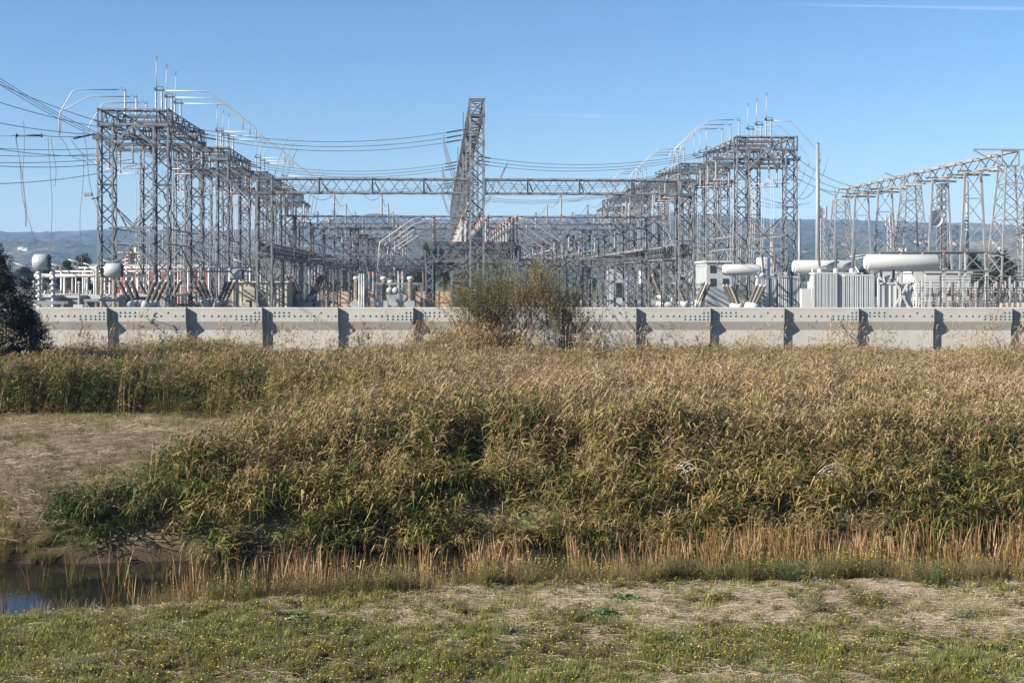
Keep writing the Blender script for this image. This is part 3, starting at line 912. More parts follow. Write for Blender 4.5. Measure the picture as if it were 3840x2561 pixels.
def build_clearing():
    # flattened dry growth on the far bank at the left
    X = rng.uniform(-34, -11, 14000); Y = rng.uniform(42, 74, 14000)
    edge = reed_left_edge(Y)-X
    k = (edge > -1.6) & (Y > y_far(X)+.4)
    X, Y = X[k], Y[k]; pat = fbm(X, Y, .25, 81)
    k = rng.rand(len(X)) < np.clip(2.6*(pat-.36), 0.03, .5)
    put("thatch", "flattened grey brown thatch on the clearing across the creek", straw_k, X[k], Y[k], 1.0+1.0*rng.rand(k.sum()), rng.randn(k.sum())*.22-.45, dz=.02, rot=np.stack([rng.randn(k.sum())*.10, rng.randn(k.sum())*.10, rng.randn(k.sum())*.5], 1))
    X = rng.uniform(-34, -11, 9000); Y = rng.uniform(42, 74, 9000)
    edge = reed_left_edge(Y)-X; pat = fbm(X, Y, .3, 82)
    k = (edge > -1.0) & (Y > y_far(X)+.4) & (rng.rand(len(X)) < np.clip(smooth(.44, .58, pat)*1.0+.2, 0, 1))
    put("clearing_grass", "patches of green grass on the clearing across the creek", grass_k, X[k], Y[k], .7+.9*rng.rand(k.sum()), rng.rand(k.sum())*.35+.15)
    X = rng.uniform(-34, -9, 8000); Y = 41.5+rng.rand(8000)**1.4*32
    edge = reed_left_edge(Y)-X; off = Y-y_far(X)
    k = (edge > -1.0) & (off > .2) & (rng.rand(len(X)) < np.interp(off, [0, 2, 6, 14, 30], [.9, .8, .5, .34, .22])*(.3+.9*vnoise(X, Y, .5, 83)))
    nn = k.sum()
    put("clearing_weeds", "scrubby weeds on the far creek bank below the clearing", tall_k+dry_k, X[k], Y[k], .35+.55*rng.rand(nn), rng.randn(nn)*.1)
    X = rng.uniform(-22, -12, 30); Y = rng.uniform(42.4, 48, 30); k = Y > y_far(X)+.3
    put("bank_dock", "red brown dock stalks on the far creek bank", dock_k, X[k], Y[k], .8+.5*rng.rand(k.sum()), np.full(k.sum(), .08))
build_clearing()
# ------------------------------------------------------------------ substation: yard axes (u across, v into the distance)
TH = math.atan((1920-1640)/F_PX)
CT_, ST_ = math.cos(TH), math.sin(TH)
BAY = 17.7
V0 = 121.5
def W(u, v, z=0.0): return Vector((u*CT_ - v*ST_, u*ST_ + v*CT_, z))
def U(px, v):
    t = (px-1920.0)/F_PX
    return v*(t*CT_+ST_)/(CT_-t*ST_)
def ZV(py, u, v): return H_CAM - (py-HOR)/F_PX*(u*ST_+v*CT_)
def yard(name, u, v, z=YARD_Z, rot=0.0): return empty(name, W(u, v, z), TH+rot)

M_STEEL = mat("galvanised_steel", (.21, .225, .24), .5, .15, .30, .9, spec=.5)
M_STEEL2 = mat("weathered_steel", (.14, .16, .175), .55, .2, .25, .7, spec=.5)
M_LACE = mat("shaded_lacing", (.12, .135, .155), .5, .15, .35, .9, spec=.5)  # darker copy of the galvanised steel: shade on the lacing put into its colour
M_PIPE = mat("aluminium_pipe", (.40, .40, .41), .5, .15, .08, .8, spec=.5)
M_WIRE = mat("conductor", (.20, .205, .21), .5, .5, .1, 1)
M_POLY = mat("dark_polymer", (.06, .065, .07), .5, 0, .1, 1)
M_INS = mat("grey_porcelain", (.36, .37, .38), .3, 0, .05, 1.5, spec=.6)
M_BAND = mat("orange_cement_band", (.50, .13, .055), .6, 0, .15, 3)
M_BROWN = mat("brown_porcelain", (.125, .115, .10), .3, 0, .12, 1.5, spec=.6)
M_TANP = mat("tan_porcelain", (.40, .355, .29), .3, 0, .1, 1.5, spec=.5)
M_WHITE = mat("white_enamel", (.43, .45, .455), .4, 0, .05, .8, spec=.5, dirt=(.40, .41, .40), dscale=1.2, damt=.35)
M_GREYP = mat("grey_enamel", (.33, .365, .385), .45, 0, .08, .8, spec=.5, dirt=(.25, .26, .26), dscale=1.0, damt=.4)
M_DARK = mat("dark_grey_steel", (.10, .105, .11), .55, .2, .15, 1)
M_GREEN = mat("green_bronze", (.05, .12, .10), .55, .2, .15, 2)
M_CREAM = mat("cream_siding", (.38, .36, .30), .6, 0, .05, .8)
M_TAN = mat("tan_block", (.44, .33, .25), .85, 0, .1, 1.2)
M_CONC = mat("yard_concrete", (.42, .42, .41), .85, 0, .08, .7)
M_DCONC = mat("grey_concrete", (.24, .25, .27), .85, 0, .10, .7)

_mc = {}
def cached(key, fn):
    if key not in _mc: _mc[key] = fn()
    return _mc[key]
def frame_matrix(p, q, up):
    p = Vector(p); q = Vector(q); x = (q-p).normalized(); up = Vector(up)
    y = up.cross(x)
    if y.length < 1e-4: y = Vector((0, 1, 0)).cross(x)
    y.normalize(); z = x.cross(y).normalized()
    m = Matrix.Identity(4)
    for i in range(3):
        m[i][0] = x[i]; m[i][1] = y[i]; m[i][2] = z[i]; m[i][3] = p[i]
    return m, (q-p).length
def place(name, me, parent, p, q=None, up=(0, 0, 1), sc=None):
    o = obj(name, me, parent)
    if q is not None:
        m, L_ = frame_matrix(p, q, up); o.matrix_basis = m
    else:
        o.location = p
    if sc: o.scale = sc
    return o
def angle_mesh(L_, s, flipy, flipz, mt):
    def f():
        mb = MB(); t = .022
        y0, y1 = (0, s*flipy); z0, z1 = (0, s*flipz)
        mb.box(0, L_, min(y0, y1), max(y0, y1), min(0, t*flipz), max(0, t*flipz))
        mb.box(0, L_, min(0, t*flipy), max(0, t*flipy), min(t*flipz, z1), max(t*flipz, z1))
        return mb.mesh("chord", mt)
    return cached(("ang", round(L_, 3), s, flipy, flipz, mt.name), f)
def lace_mesh(L_, w, h, n, mem, mt, cross, diaph):
    def f():
        mb = MB(); mem_ = mem
        st = L_/n; a = w/2-.02; c = h/2-.02
        faces = [((0, -a), 'z'), ((0, a), 'z'), ((-c, 0), 'y'), ((c, 0), 'y')]
        for fi in range(4):
            for i in range(n):
                x0, x1 = i*st, (i+1)*st
                fl = (i + (fi % 2)) % 2
                def pt(x, s):
                    if fi == 0: return (x, -a, s*c)
                    if fi == 1: return (x, a, s*c)
                    if fi == 2: return (x, s*a, -c)
                    return (x, s*a, c)
                s = 1 if fl else -1
                mb.bar(pt(x0, -s), pt(x1, s), mem*1.25, mem*.7)
                if cross: mb.bar(pt(x0, s), pt(x1, -s), mem, mem*.55)
        k = diaph
        while diaph and k < n:
            x = k*st
            for (p, q) in (((x, -a, -c), (x, a, -c)), ((x, a, -c), (x, a, c)), ((x, a, c), (x, -a, c)), ((x, -a, c), (x, -a, -c))):
                mb.bar(p, q, mem*1.2, mem*.8)
            k += diaph
        for x in (0.06, L_-.06):
            for (p, q) in (((x, -a, -c), (x, a, -c)), ((x, a, -c), (x, a, c)), ((x, a, c), (x, -a, c)), ((x, -a, c), (x, -a, -c))):
                mb.bar(p, q, mem*1.5, mem*1.5)
        return mb.mesh("lacing", mt)
    return cached(("lace", round(L_, 2), round(w, 3), round(h, 3), n, mem, mt.name, cross, diaph), f)
def lattice(parent, name, p, q, w, h, n, leg=.15, mem=.085, up=(0, 0, 1), mt=None, cross=False, diaph=0, sub="chord"):
    mt = mt or M_STEEL
    m, L_ = frame_matrix(p, q, up)
    o = obj(name, lace_mesh(L_, w, h, n, mem, M_LACE if mt is M_STEEL else mt, cross, diaph), parent)
    o.matrix_basis = m
    for sy in (-1, 1):
        for sz in (-1, 1):
            obj(sub, angle_mesh(L_, leg, -sy, -sz, mt), o, (0, sy*w/2, sz*h/2))
    return o
def column(parent, u, v, z0, z1, w=1.55, n=None, name="column", mt=None, leg=.16, mem=.095, diaph=0, cross=False):
    n = n or max(3, int(round((z1-z0)/(w*.92))))
    return lattice(parent, name, (u, v, z0), (u, v, z1), w, w, n, leg, mem, (0, 1, 0), mt, cross, diaph, "leg")
def bar_part(parent, name, p, q, w=.12, h=None, mt=None):
    mt = mt or M_STEEL
    m, L_ = frame_matrix(p, q, (0, 0, 1)) if abs((Vector(q)-Vector(p)).normalized().z) < .95 else frame_matrix(p, q, (0, 1, 0))
    h = w if h is None else h
    def f():
        mb = MB(); t = .025
        mb.box(0, L_, -w/2, w/2, h/2-t, h/2); mb.box(0, L_, -w/2, -w/2+t, -h/2, h/2-t); mb.box(0, L_, w/2-t, w/2, -h/2, h/2-t)
        return mb.mesh(name, mt)
    o = obj(name, cached(("bar", round(L_, 2), w, h, mt.name), f), parent); o.matrix_basis = m
    return o
# insulators, standing along +z from the origin
def ins_mesh(L_, r=.125, sheds=18, mt=None, n=8, core=.62, joints=1):
    mt = mt or M_INS
    def f():
        mb = MB(); prof = []
        e = L_*.05
        prof.append((r*.7, e*.0)); prof.append((r*.7, e))
        for i in range(sheds):
            z0 = e+(L_-2*e)*i/sheds; dz = (L_-2*e)/sheds
            if joints and sheds >= 12 and i == sheds//2:
                prof += [(r*.75, z0), (r*1.05, z0+dz*.1), (r*1.05, z0+dz*.5), (r*.75, z0+dz*.6)]
                continue
            prof += [(r*core, z0+dz*.12), (r, z0+dz*.5), (r*.95, z0+dz*.66), (r*core, z0+dz*.9)]
        prof.append((r*.7, L_-e)); prof.append((r*.7, L_))
        mb.lathe(prof, n)
        return mb.mesh("insulator", mt)
    return cached(("ins", round(L_, 2), r, sheds, mt.name, n, core), f)
def band_mesh(r):
    def f():
        mb = MB(); mb.lathe([(r*.9, 0), (r*1.06, .02), (r*1.06, .11), (r*.9, .13)], 8)
        return mb.mesh("end_band", M_BAND)
    return cached(("band", r), f)
def insulator(parent, p, L_=2.4, r=.125, bands=3, sheds=18, mt=None, down=False, tilt=None, name="insulator"):
    o = obj(name, ins_mesh(L_, r, sheds, mt), parent, p)
    if down: o.rotation_euler = (math.pi, 0, 0)
    if tilt: o.rotation_euler = tilt
    if bands & 1: obj("end_band", band_mesh(r), o, (0, 0, .02))
    if bands & 2: obj("end_band", band_mesh(r), o, (0, 0, L_-.15))
    return o
def pipe_part(parent, pts, r=.055, name="bus_pipe", mt=None, n=7):
    # round the corners a little
    P = [Vector(p) for p in pts]; out = [P[0]]
    for i in range(1, len(P)-1):
        a = (P[i-1]-P[i]); b = (P[i+1]-P[i])
        d = min(.3, a.length*.4, b.length*.4)
        p0 = P[i]+a.normalized()*d; p2 = P[i]+b.normalized()*d
        out += [p0, (p0+2*P[i]+p2)/4, p2]
    out.append(P[-1])
    mb = MB(); mb.tube(out, r, n)
    return mb.build(name, mt or M_PIPE, parent, True)

# ---------------------------------------------------------------- tall switch gantries: rows A (left) and B (right)
def z_at(py, px, v): return ZV(py, U(px, v), v)
CW = 1.55
def switch_gantry(u0, u1, v, ztop, label, left_pipe, right_pipe, full=True, floodlight=False, bay=BAY, blades=True, mt=None):
    """box gantry one bay deep carrying three phases of disconnect switches on top and three below"""
    ux, z0 = (u0+u1)/2, YARD_Z
    g = yard("switch_gantry", ux, v)
    tag(g, label, "gantry", "tall switch gantries")
    hw = (u1-u0)/2; zt = ztop-z0; bh = 1.62
    a = hw-CW/2
    nfr = (0, bay)
    for vv in nfr:
        for s in (-1, 1):
            column(g, s*a, vv, 0, zt-bh, CW, diaph=5)
        lattice(g, "crossbeam", (-hw, vv, zt-bh/2), (hw, vv, zt-bh/2), CW, bh, 5, .15, .095)
        # portal bracing between the pair of columns
        ai = a-CW/2
        zs1 = zt*.47; zs2 = zt*.40
        for dv in (-CW/2, CW/2):
            y = vv+dv
            bar_part(g, "strut", (-ai, y, zs1), (ai, y, zs1), .16, .14)
            bar_part(g, "strut", (-ai, y, zs2), (ai, y, zs2), .16, .14)
            for s in (-1, 1):
                bar_part(g, "knee_brace", (0, y, zs1+.06), (s*ai, y, zs1+ai*1.0), .13)
                bar_part(g, "knee_brace", (0, y, zs2-.06), (s*ai, y, zs2-ai*1.05), .13)
                bar_part(g, "knee_brace", (0, y, zt-bh-.08), (s*ai, y, zt-bh-ai*1.05), .15)
                bar_part(g, "tie", (0, y, zs1), (s*ai, y, zs2), .09); 
    for s in (-1, 1):
        lattice(g, "side_beam", (s*a, CW/2, zt-bh/2), (s*a, bay-CW/2, zt-bh/2), CW, bh, 11, .15, .09)
        # longitudinal portal struts
        for zz in (zt*.47, zt*.40):
            bar_part(g, "side_strut", (s*a, CW/2, zz), (s*a, bay-CW/2, zz), .14)
        for (va, vb) in ((CW/2, bay/2), (bay-CW/2, bay/2)):
            bar_part(g, "side_brace", (s*a, va, zt*.62), (s*a, vb, zt*.47), .11)
            bar_part(g, "side_brace", (s*a, va, zt*.25), (s*a, vb, zt*.40), .11)
    rows = (4.4, 9.2, 13.8)
    for ri, rv in enumerate(rows):
        # deck beams under the switches
        for dv in (-.45, .45):
            bar_part(g, "deck_beam", (-hw+CW, rv+dv, zt-.14), (hw-CW, rv+dv, zt-.14), .2, .26, M_STEEL2)
        if full:
            # upper switch: single post at the left, pair with an upright blade at the right
            zb = zt+.03; Li = 2.45
            ul, ur, ur2 = -hw+2*hw*.21, -hw+2*hw*.66, -hw+2*hw*.745
            for uu in (ul, ur, ur2):
                insulator(g, (uu, rv, zb), Li, bands=1 if mt else 0)
            cap = MB(); cap.tube([(ul-.05, rv, zb+Li), (ul+.02, rv, zb+Li+.32)], .03, 5); cap.box(ul-.22, ul+.1, rv-.06, rv+.06, zb+Li, zb+Li+.10)
            cap.build("switch_jaw", M_DARK if not mt else M_GREEN, g)
            arm = MB(); arm.box(ur-.12, ur2+.3, rv-.07, rv+.07, zb+Li+.02, zb+Li+.16); arm.box(ur-.18, ur+.10, rv-.1, rv+.1, zb+Li+.10, zb+Li+.36)
            arm.bar((ur, rv, zb+Li+.5), (ur2+.12, rv, zb+Li+.42), .07); arm.bar((ur2+.12, rv, zb+Li), (ur2+.12, rv, zb+Li+.42), .07)
            arm.build("switch_arm", M_DARK if not mt else M_GREEN, g)
            if blades:
                bl = MB(); bl.tube([(ur, rv, zb+Li+.2), (ur+.05, rv, zb+Li+3.15)], [.05, .035], 6)
                bo = bl.build("switch_blade", M_PIPE, g, True)
                tp = MB(); tp.tube([(ur+.05, rv, zb+Li+3.1), (ur+.05, rv, zb+Li+3.35)], .045, 5); tp.bar((ur+.0, rv, zb+Li+3.5), (ur+.22, rv, zb+Li+3.5), .06); tp.tube([(ur+.06, rv, zb+Li+3.3), (ur+.06, rv, zb+Li+3.5)], .014, 4)
                tp.build("blade_tip", M_DARK, bo)
            # flexible strap and pipe to the left
            zz = zb+Li+.06
            st = MB(); st.tube([(ul-.2, rv, zz), (ul-.32, rv, zz+.02), (ul-.38, rv, zz+.30), (ul-.55, rv, zz+.30), (ul-.6, rv, zz), (ul-.72, rv, zz+.0), (ul-.8, rv, zz+.1)], .022, 4)
            st.build("strap", M_DARK, g)
            if left_pipe:
                h_, dx, dz, dn = left_pipe[ri]
                pipe_part(g, [(ul-.8, rv, zz+.05), (ul-h_, rv, zz), (ul-h_-dx, rv, zz-dz), (ul-h_-dx, rv, zz-dz-dn)])
            if right_pipe:
                h_, dx, dz, dn = right_pipe[ri]
                pipe_part(g, [(ur2+.25, rv, zz), (ur2+h_, rv, zz-.04), (ur2+h_+dx, rv, zz-dz), (ur2+h_+dx+.02, rv, zz-dz-dn)])
        # lower switch: a channel slung under the beams with posts hanging down and a pipe between
        zc = zt-bh-.75 - .12*ri
        ov = 1.75
        for dv in (-.28, .28):
            bar_part(g, "hanger_channel", (-hw-ov, rv+dv, zc), (hw+ov, rv+dv, zc), .16, .30, M_STEEL2)
        us = (-hw-ov+.35, -hw+2*hw*.32, hw-2*hw*.32+.2, hw+ov-.35)
        for i, uu in enumerate(us):
            hd = MB(); hd.box(uu-.42, uu+.42, rv-.36, rv+.36, zc+.16, zc+.34); hd.build("mount", M_STEEL2, g)
            insulator(g, (uu, rv, zc-.15), 2.35, bands=3, down=True)
        zp = zc-.15-2.42
        for (ua, ub) in ((us[0], us[1]), (us[2], us[3])):
            pipe_part(g, [(ua-.35, rv, zp), (ub+.45, rv, zp)], .045, "lower_blade")
            ring = MB()
            um = (ua+ub)/2+.2
            ring.tube([(um+.19*math.cos(k*.5236), rv, zp+.16+.19*math.sin(k*.5236)) for k in range(13)], .05, 5)
            ring.build("contact_ring", M_PIPE, g)
        for uu in (us[1], us[2]):
            dr = MB(); dr.tube([(uu+.2, rv, zp), (uu+.35, rv, zp-3), (uu+.3, rv+.2, zp-8), (uu+.1, rv+.4, 2.2)], .03, 4)
            dr.build("drop_lead", M_PIPE, g)
            dr = MB(); dr.tube([(uu+.5, rv, zp), (uu+.7, rv, zp-3), (uu+.55, rv+.2, zp-8), (uu+.4, rv+.4, 2.2)], .03, 4)
            dr.build("drop_lead", M_PIPE, g)
    if floodlight:
        fl = MB(); fl.bar((-hw-.0, -CW/2, zt*.60), (-hw-.55, -CW/2, zt*.595), .1); fl.build("lamp_arm", M_DARK, g)
        f2 = MB(); f2.add([(-hw-1.15, -CW/2-.3, zt*.60+.15), (-hw-.45, -CW/2-.3, zt*.60+.22), (-hw-.45, -CW/2+.3, zt*.60+.22), (-hw-1.15, -CW/2+.3, zt*.60+.15),
                          (-hw-1.2, -CW/2-.34, zt*.60+.50), (-hw-.5, -CW/2-.34, zt*.60+.50), (-hw-.5, -CW/2+.34, zt*.60+.50), (-hw-1.2, -CW/2+.34, zt*.60+.50)],
                         [(3,2,1,0),(4,5,6,7),(0,1,5,4),(1,2,6,5),(2,3,7,6),(3,0,4,7)])
        f2.build("floodlight", M_GREYP, g)
    return g
LP_A = [(5.2, 1.43, 2.5, 2.25), (5.0, 2.9, 1.6, 2.3), (4.7, 1.5, 2.6, .5)]
RP_A = [(4.6, 3.6, 2.65, 1.3)]*3
LP_B = [(3.9, 3.6, 3.3, 1.6), (3.9, 3.5, 3.3, 1.6), (3.7, 3.4, 3.3, 1.6)]
RP_B = [(2.5, 3.8, 4.1, 1.2)]*3
vA = 126.0
uA0, uA1 = U(372, vA), U(638, vA)
zA = z_at(410, 372, vA)
switch_gantry(uA0, uA1, vA, zA, "tall lattice switch gantry with a floodlight on its outer leg and three upright blades", LP_A, RP_A, floodlight=True)
switch_gantry(uA0, uA1, vA+2*BAY, zA, "lattice switch gantry directly behind the one that carries the floodlight", LP_A, RP_A)
switch_gantry(uA0, uA1, vA+4*BAY, zA, "third lattice switch gantry in the row that starts at the floodlight", None, RP_A)
switch_gantry(uA0, uA1, vA+6*BAY, zA, "farthest lattice switch gantry in the row that starts at the floodlight", None, RP_A, blades=False)
vB = 152.0
uB0, uB1 = U(2757, vB), U(2985, vB)
zB = z_at(513, 2870, vB)
switch_gantry(uB0, uB1, vB, zB, "tall lattice switch gantry with green switch heads beside the transformers", LP_B, RP_B, mt=M_GREEN)
switch_gantry(uB0, uB1, vB+2*BAY, zB, "lattice switch gantry directly behind the one with green switch heads", LP_B, None)
switch_gantry(uB0, uB1, vB+4*BAY, zB, "third lattice switch gantry in the row behind the green switch heads", LP_B, None, blades=False)
switch_gantry(uB0, uB1, vB+6*BAY, zB, "farthest lattice switch gantry in the row behind the green switch heads", None, None, blades=False)

# ---------------------------------------------------------------- cross portals of the bus yard
uL, uR = U(964, V0)+CW/2, U(2598, V0)-CW/2
uT = U(1788, V0)
zP0 = ZV(667, uL, V0)
zP1 = z_at(808, 1100, V0+BAY)
zLo = z_at(914, 1000, V0)          # top of the low side trestles
zT = z_at(374, 1788, V0)
def small_strain(parent, p, q):
    mb = MB(); mb.tube([p, q], .06, 6); mb.build("strain_insulator", M_POLY, parent)
us_p = [U(px, V0+BAY) for px in (1076, 1253, 1431, 2103, 2275, 2449)]
def portals():
    g = yard("front_portal", (uL+uR)/2, V0); c = (uL+uR)/2
    tag(g, "long horizontal truss on two lattice columns across the front of the yard", "gantry")
    z1 = zP0-YARD_Z
    for uu in (uL, uR):
        column(g, uu-c, 0, 0, z1-1.5, CW, diaph=6)
        lattice(g, "end_box", (uu-c, 0, z1-1.5), (uu-c, 0, z1), CW, CW, 1, .16, .09, (0, 1, 0))
    lattice(g, "truss", (uL-c+CW/2, 0, z1-.76), (uT-c-.8, 0, z1-.76), CW*.9, 1.5, 17, .17, .085, diaph=0)
    lattice(g, "truss", (uT-c+.8, 0, z1-.76), (uR-c-CW/2, 0, z1-.76), CW*.9, 1.5, 17, .17, .085, diaph=0)
    for px in (1200, 1398, 1590, 1977, 2170, 2365):
        uu = U(px, V0)-c
        bar_part(g, "post", (uu, -.7, z1-1.5), (uu, -.7, z1), .16)
        small_strain(g, (uu+.2, 0, z1-.4), (uu+.7, 1.6, z1-1.3))
    for k in range(1, 9):
        v = V0+BAY*k
        g = yard("bus_portal", c, v)
        tag(g, ["low lattice portal with six post insulators, first behind the front portal",
                "low lattice portal with six post insulators, second behind the front portal",
                "low lattice portal with six post insulators, third behind the front portal",
                "low lattice portal with six post insulators, fourth behind the front portal",
                "low lattice portal with six post insulators, fifth behind the front portal",
                "low lattice portal with six post insulators, sixth behind the front portal",
                "low lattice portal with six post insulators, seventh behind the front portal",
                "low lattice portal with six post insulators, farthest behind the front portal"][k-1], "gantry", "low bus portals")
        z1 = zP1-YARD_Z
        for uu in (uL, uR):
            column(g, uu-c, 0, 0, z1, CW, diaph=6)
        for (ua, ub) in ((uL-c+CW/2, uT-c-.8), (uT-c+.8, uR-c-CW/2)):
            lattice(g, "truss", (ua, 0, z1-.73), (ub, 0, z1-.73), CW*.8, 1.45, 16, .17, .085)
        for i, uu in enumerate(us_p):
            insulator(g, (uu-c, 0, z1+.02), 2.35, bands=1, r=.14)
            if k < 7:
                insulator(g, (uu-c+.9, 0, z1-1.5), 2.1, bands=3, down=True, r=.11)
        for (ua, ub) in ((uL-c+CW/2, uT-c-.8), (uT-c+.8, uR-c-CW/2)):
            zz2 = z1-(5.2 if k % 2 else 4.4)
            lattice(g, "lower_truss", (ua, 0, zz2), (ub, 0, zz2), CW*.6, .9, 24, .13, .075)
        for uu in (us_p[1]+2.2, us_p[4]-2.2):
            column(g, uu-c, .2, 0, z1-1.5, 1.0, leg=.12, mem=.075)
        # pipe buses carried below the truss
        for i, uu in enumerate((us_p[0]+1.2, us_p[1]+1, us_p[2]+.8, us_p[3]-.8, us_p[4]-1, us_p[5]-1.2)):
            if k < 7:
                pipe_part(g, [(uu-c, 0, z1-3.7), (uu-c, BAY*.96, z1-3.7)], .06)
        # stiffening struts low down towards the next portal
        for s_, uu in ((1, uL), (-1, uR)):
            bar_part(g, "side_strut", (uu-c, CW/2, z1*.82), (uu-c, BAY-CW/2, z1*.82), .13) if k < 8 else None
            if k % 2 and k < 8:
                bar_part(g, "side_brace", (uu-c, CW/2, z1*.82), (uu-c, BAY/2, z1*.6), .11)
                bar_part(g, "side_brace", (uu-c, BAY-CW/2, z1*.82), (uu-c, BAY/2, z1*.6), .11)
portals()

# tall spine of lattice columns under one long receding truss
def spine():
    g = yard("spine_gantry", uT, V0)
    tag(g, "tallest lattice spine, a row of columns under one truss receding from the front portal", "gantry")
    w = 1.46; z1 = zT-YARD_Z
    nb = 11
    for k in range(nb):
        column(g, 0, k*BAY, 0, z1-1.6, w, diaph=0 if k else 7, leg=.17, mem=.085)
        lattice(g, "head", (0, k*BAY, z1-1.6), (0, k*BAY, z1), w, w, 1, .17, .09, (0, 1, 0))
        if k < nb-1:
            lattice(g, "ridge_truss", (0, k*BAY+w/2, z1-.8), (0, (k+1)*BAY-w/2, z1-.8), w, 1.6, 12, .16, .085)
            bar_part(g, "side_strut", (-w/2, k*BAY+w/2, z1*.55), (-w/2, (k+1)*BAY-w/2, z1*.55), .12)
            bar_part(g, "side_strut", (w/2, k*BAY+w/2, z1*.55), (w/2, (k+1)*BAY-w/2, z1*.55), .12)
    # short lightning spikes on the left edge
    for k in (1, 3, 5, 7):
        bar_part(g, "spike", (-w/2-.3, k*BAY-4, z1-1.6), (-w/2-.3, k*BAY-4, z1+.6), .09)
spine()

# low side trestles
def trestle(uu, nb, label):
    g = yard("side_trestle", uu, V0)
    tag(g, label, "trestle", "low lattice trestles")
    z1 = zLo-YARD_Z
    for k in range(nb):
        lattice(g, "box_truss", (0, k*BAY+CW/2, z1-.72), (0, (k+1)*BAY-CW/2, z1-.72), CW*1.02, 1.4, 16, .15, .10, cross=True)
        # mid columns between the portals' own columns
        if k < nb-1 and k % 1 == 0:
            column(g, 0, k*BAY+BAY*.5, 0, z1-1.45, CW*.9, mem=.07)
trestle(uL, 8, "low receding box truss behind the column at the cream shed's end of the yard")
trestle(uR, 7, "low receding box truss behind the portal column next to the transformers")

# central bus rack with rows of post insulators
def bus_rack():
    v0 = 124.5
    ua, ub = U(1593, v0), U(1945, v0)
    c = (ua+ub)/2; hw = (ub-ua)/2
    g = yard("bus_rack", c, v0)
    tag(g, "long dark steel bus rack mid yard topped by rows of grey insulators", "bus rack")
    z1 = z_at(914, 1770, v0)-YARD_Z
    cols = [U(px, v0)-c for px in (1613, 1935)]
    for k in range(22):
        v = k*5.9
        lattice(g, "cross_truss", (-hw, v, z1-.95), (hw, v, z1-.95), .5, 1.75, 7, .2, .12, mt=M_STEEL2)
        bar_part(g, "cap_channel", (-hw, v, z1+.09), (hw, v, z1+.09), .5, .18, M_STEEL2)
        if k % 2 == 0:
            for s in (-1, 1):
                column(g, s*(hw-.45), v, 0, z1-1.85, .78, mt=M_STEEL2, leg=.14, mem=.09)
        for px in (1627, 1735, 1752, 1808, 1830, 1912, 1925, 1938):
            if k > 13 and px in (1752, 1808): continue
            uu = U(px, v0)-c
            insulator(g, (uu, v+.3*((px*7) % 3-1), z1+.2), 2.45, bands=3, r=.15)
    for px in (1627, 1735, 1830, 1938):
        uu = U(px, v0)-c
        pipe_part(g, [(uu, -.6, z1+2.8), (uu, 21*5.9, z1+2.8)], .06)
    for s in (-1, 1):
        lattice(g, "edge_truss", (s*hw, .3, z1-.95), (s*hw, 21*5.9, z1-.95), .4, 1.5, 64, .16, .09, mt=M_STEEL2)
    # bus pipes fanning down to the sides
    for s in (-1, 1):
        for j in range(5):
            v = 3+j*11.0
            pipe_part(g, [(s*(hw+.0), v, z1+2.7), (s*(hw+1.2), v, z1+2.6), (s*(hw+4.6), v, z1+.2), (s*(hw+4.8), v, z1-2.6)], .06)
bus_rack()

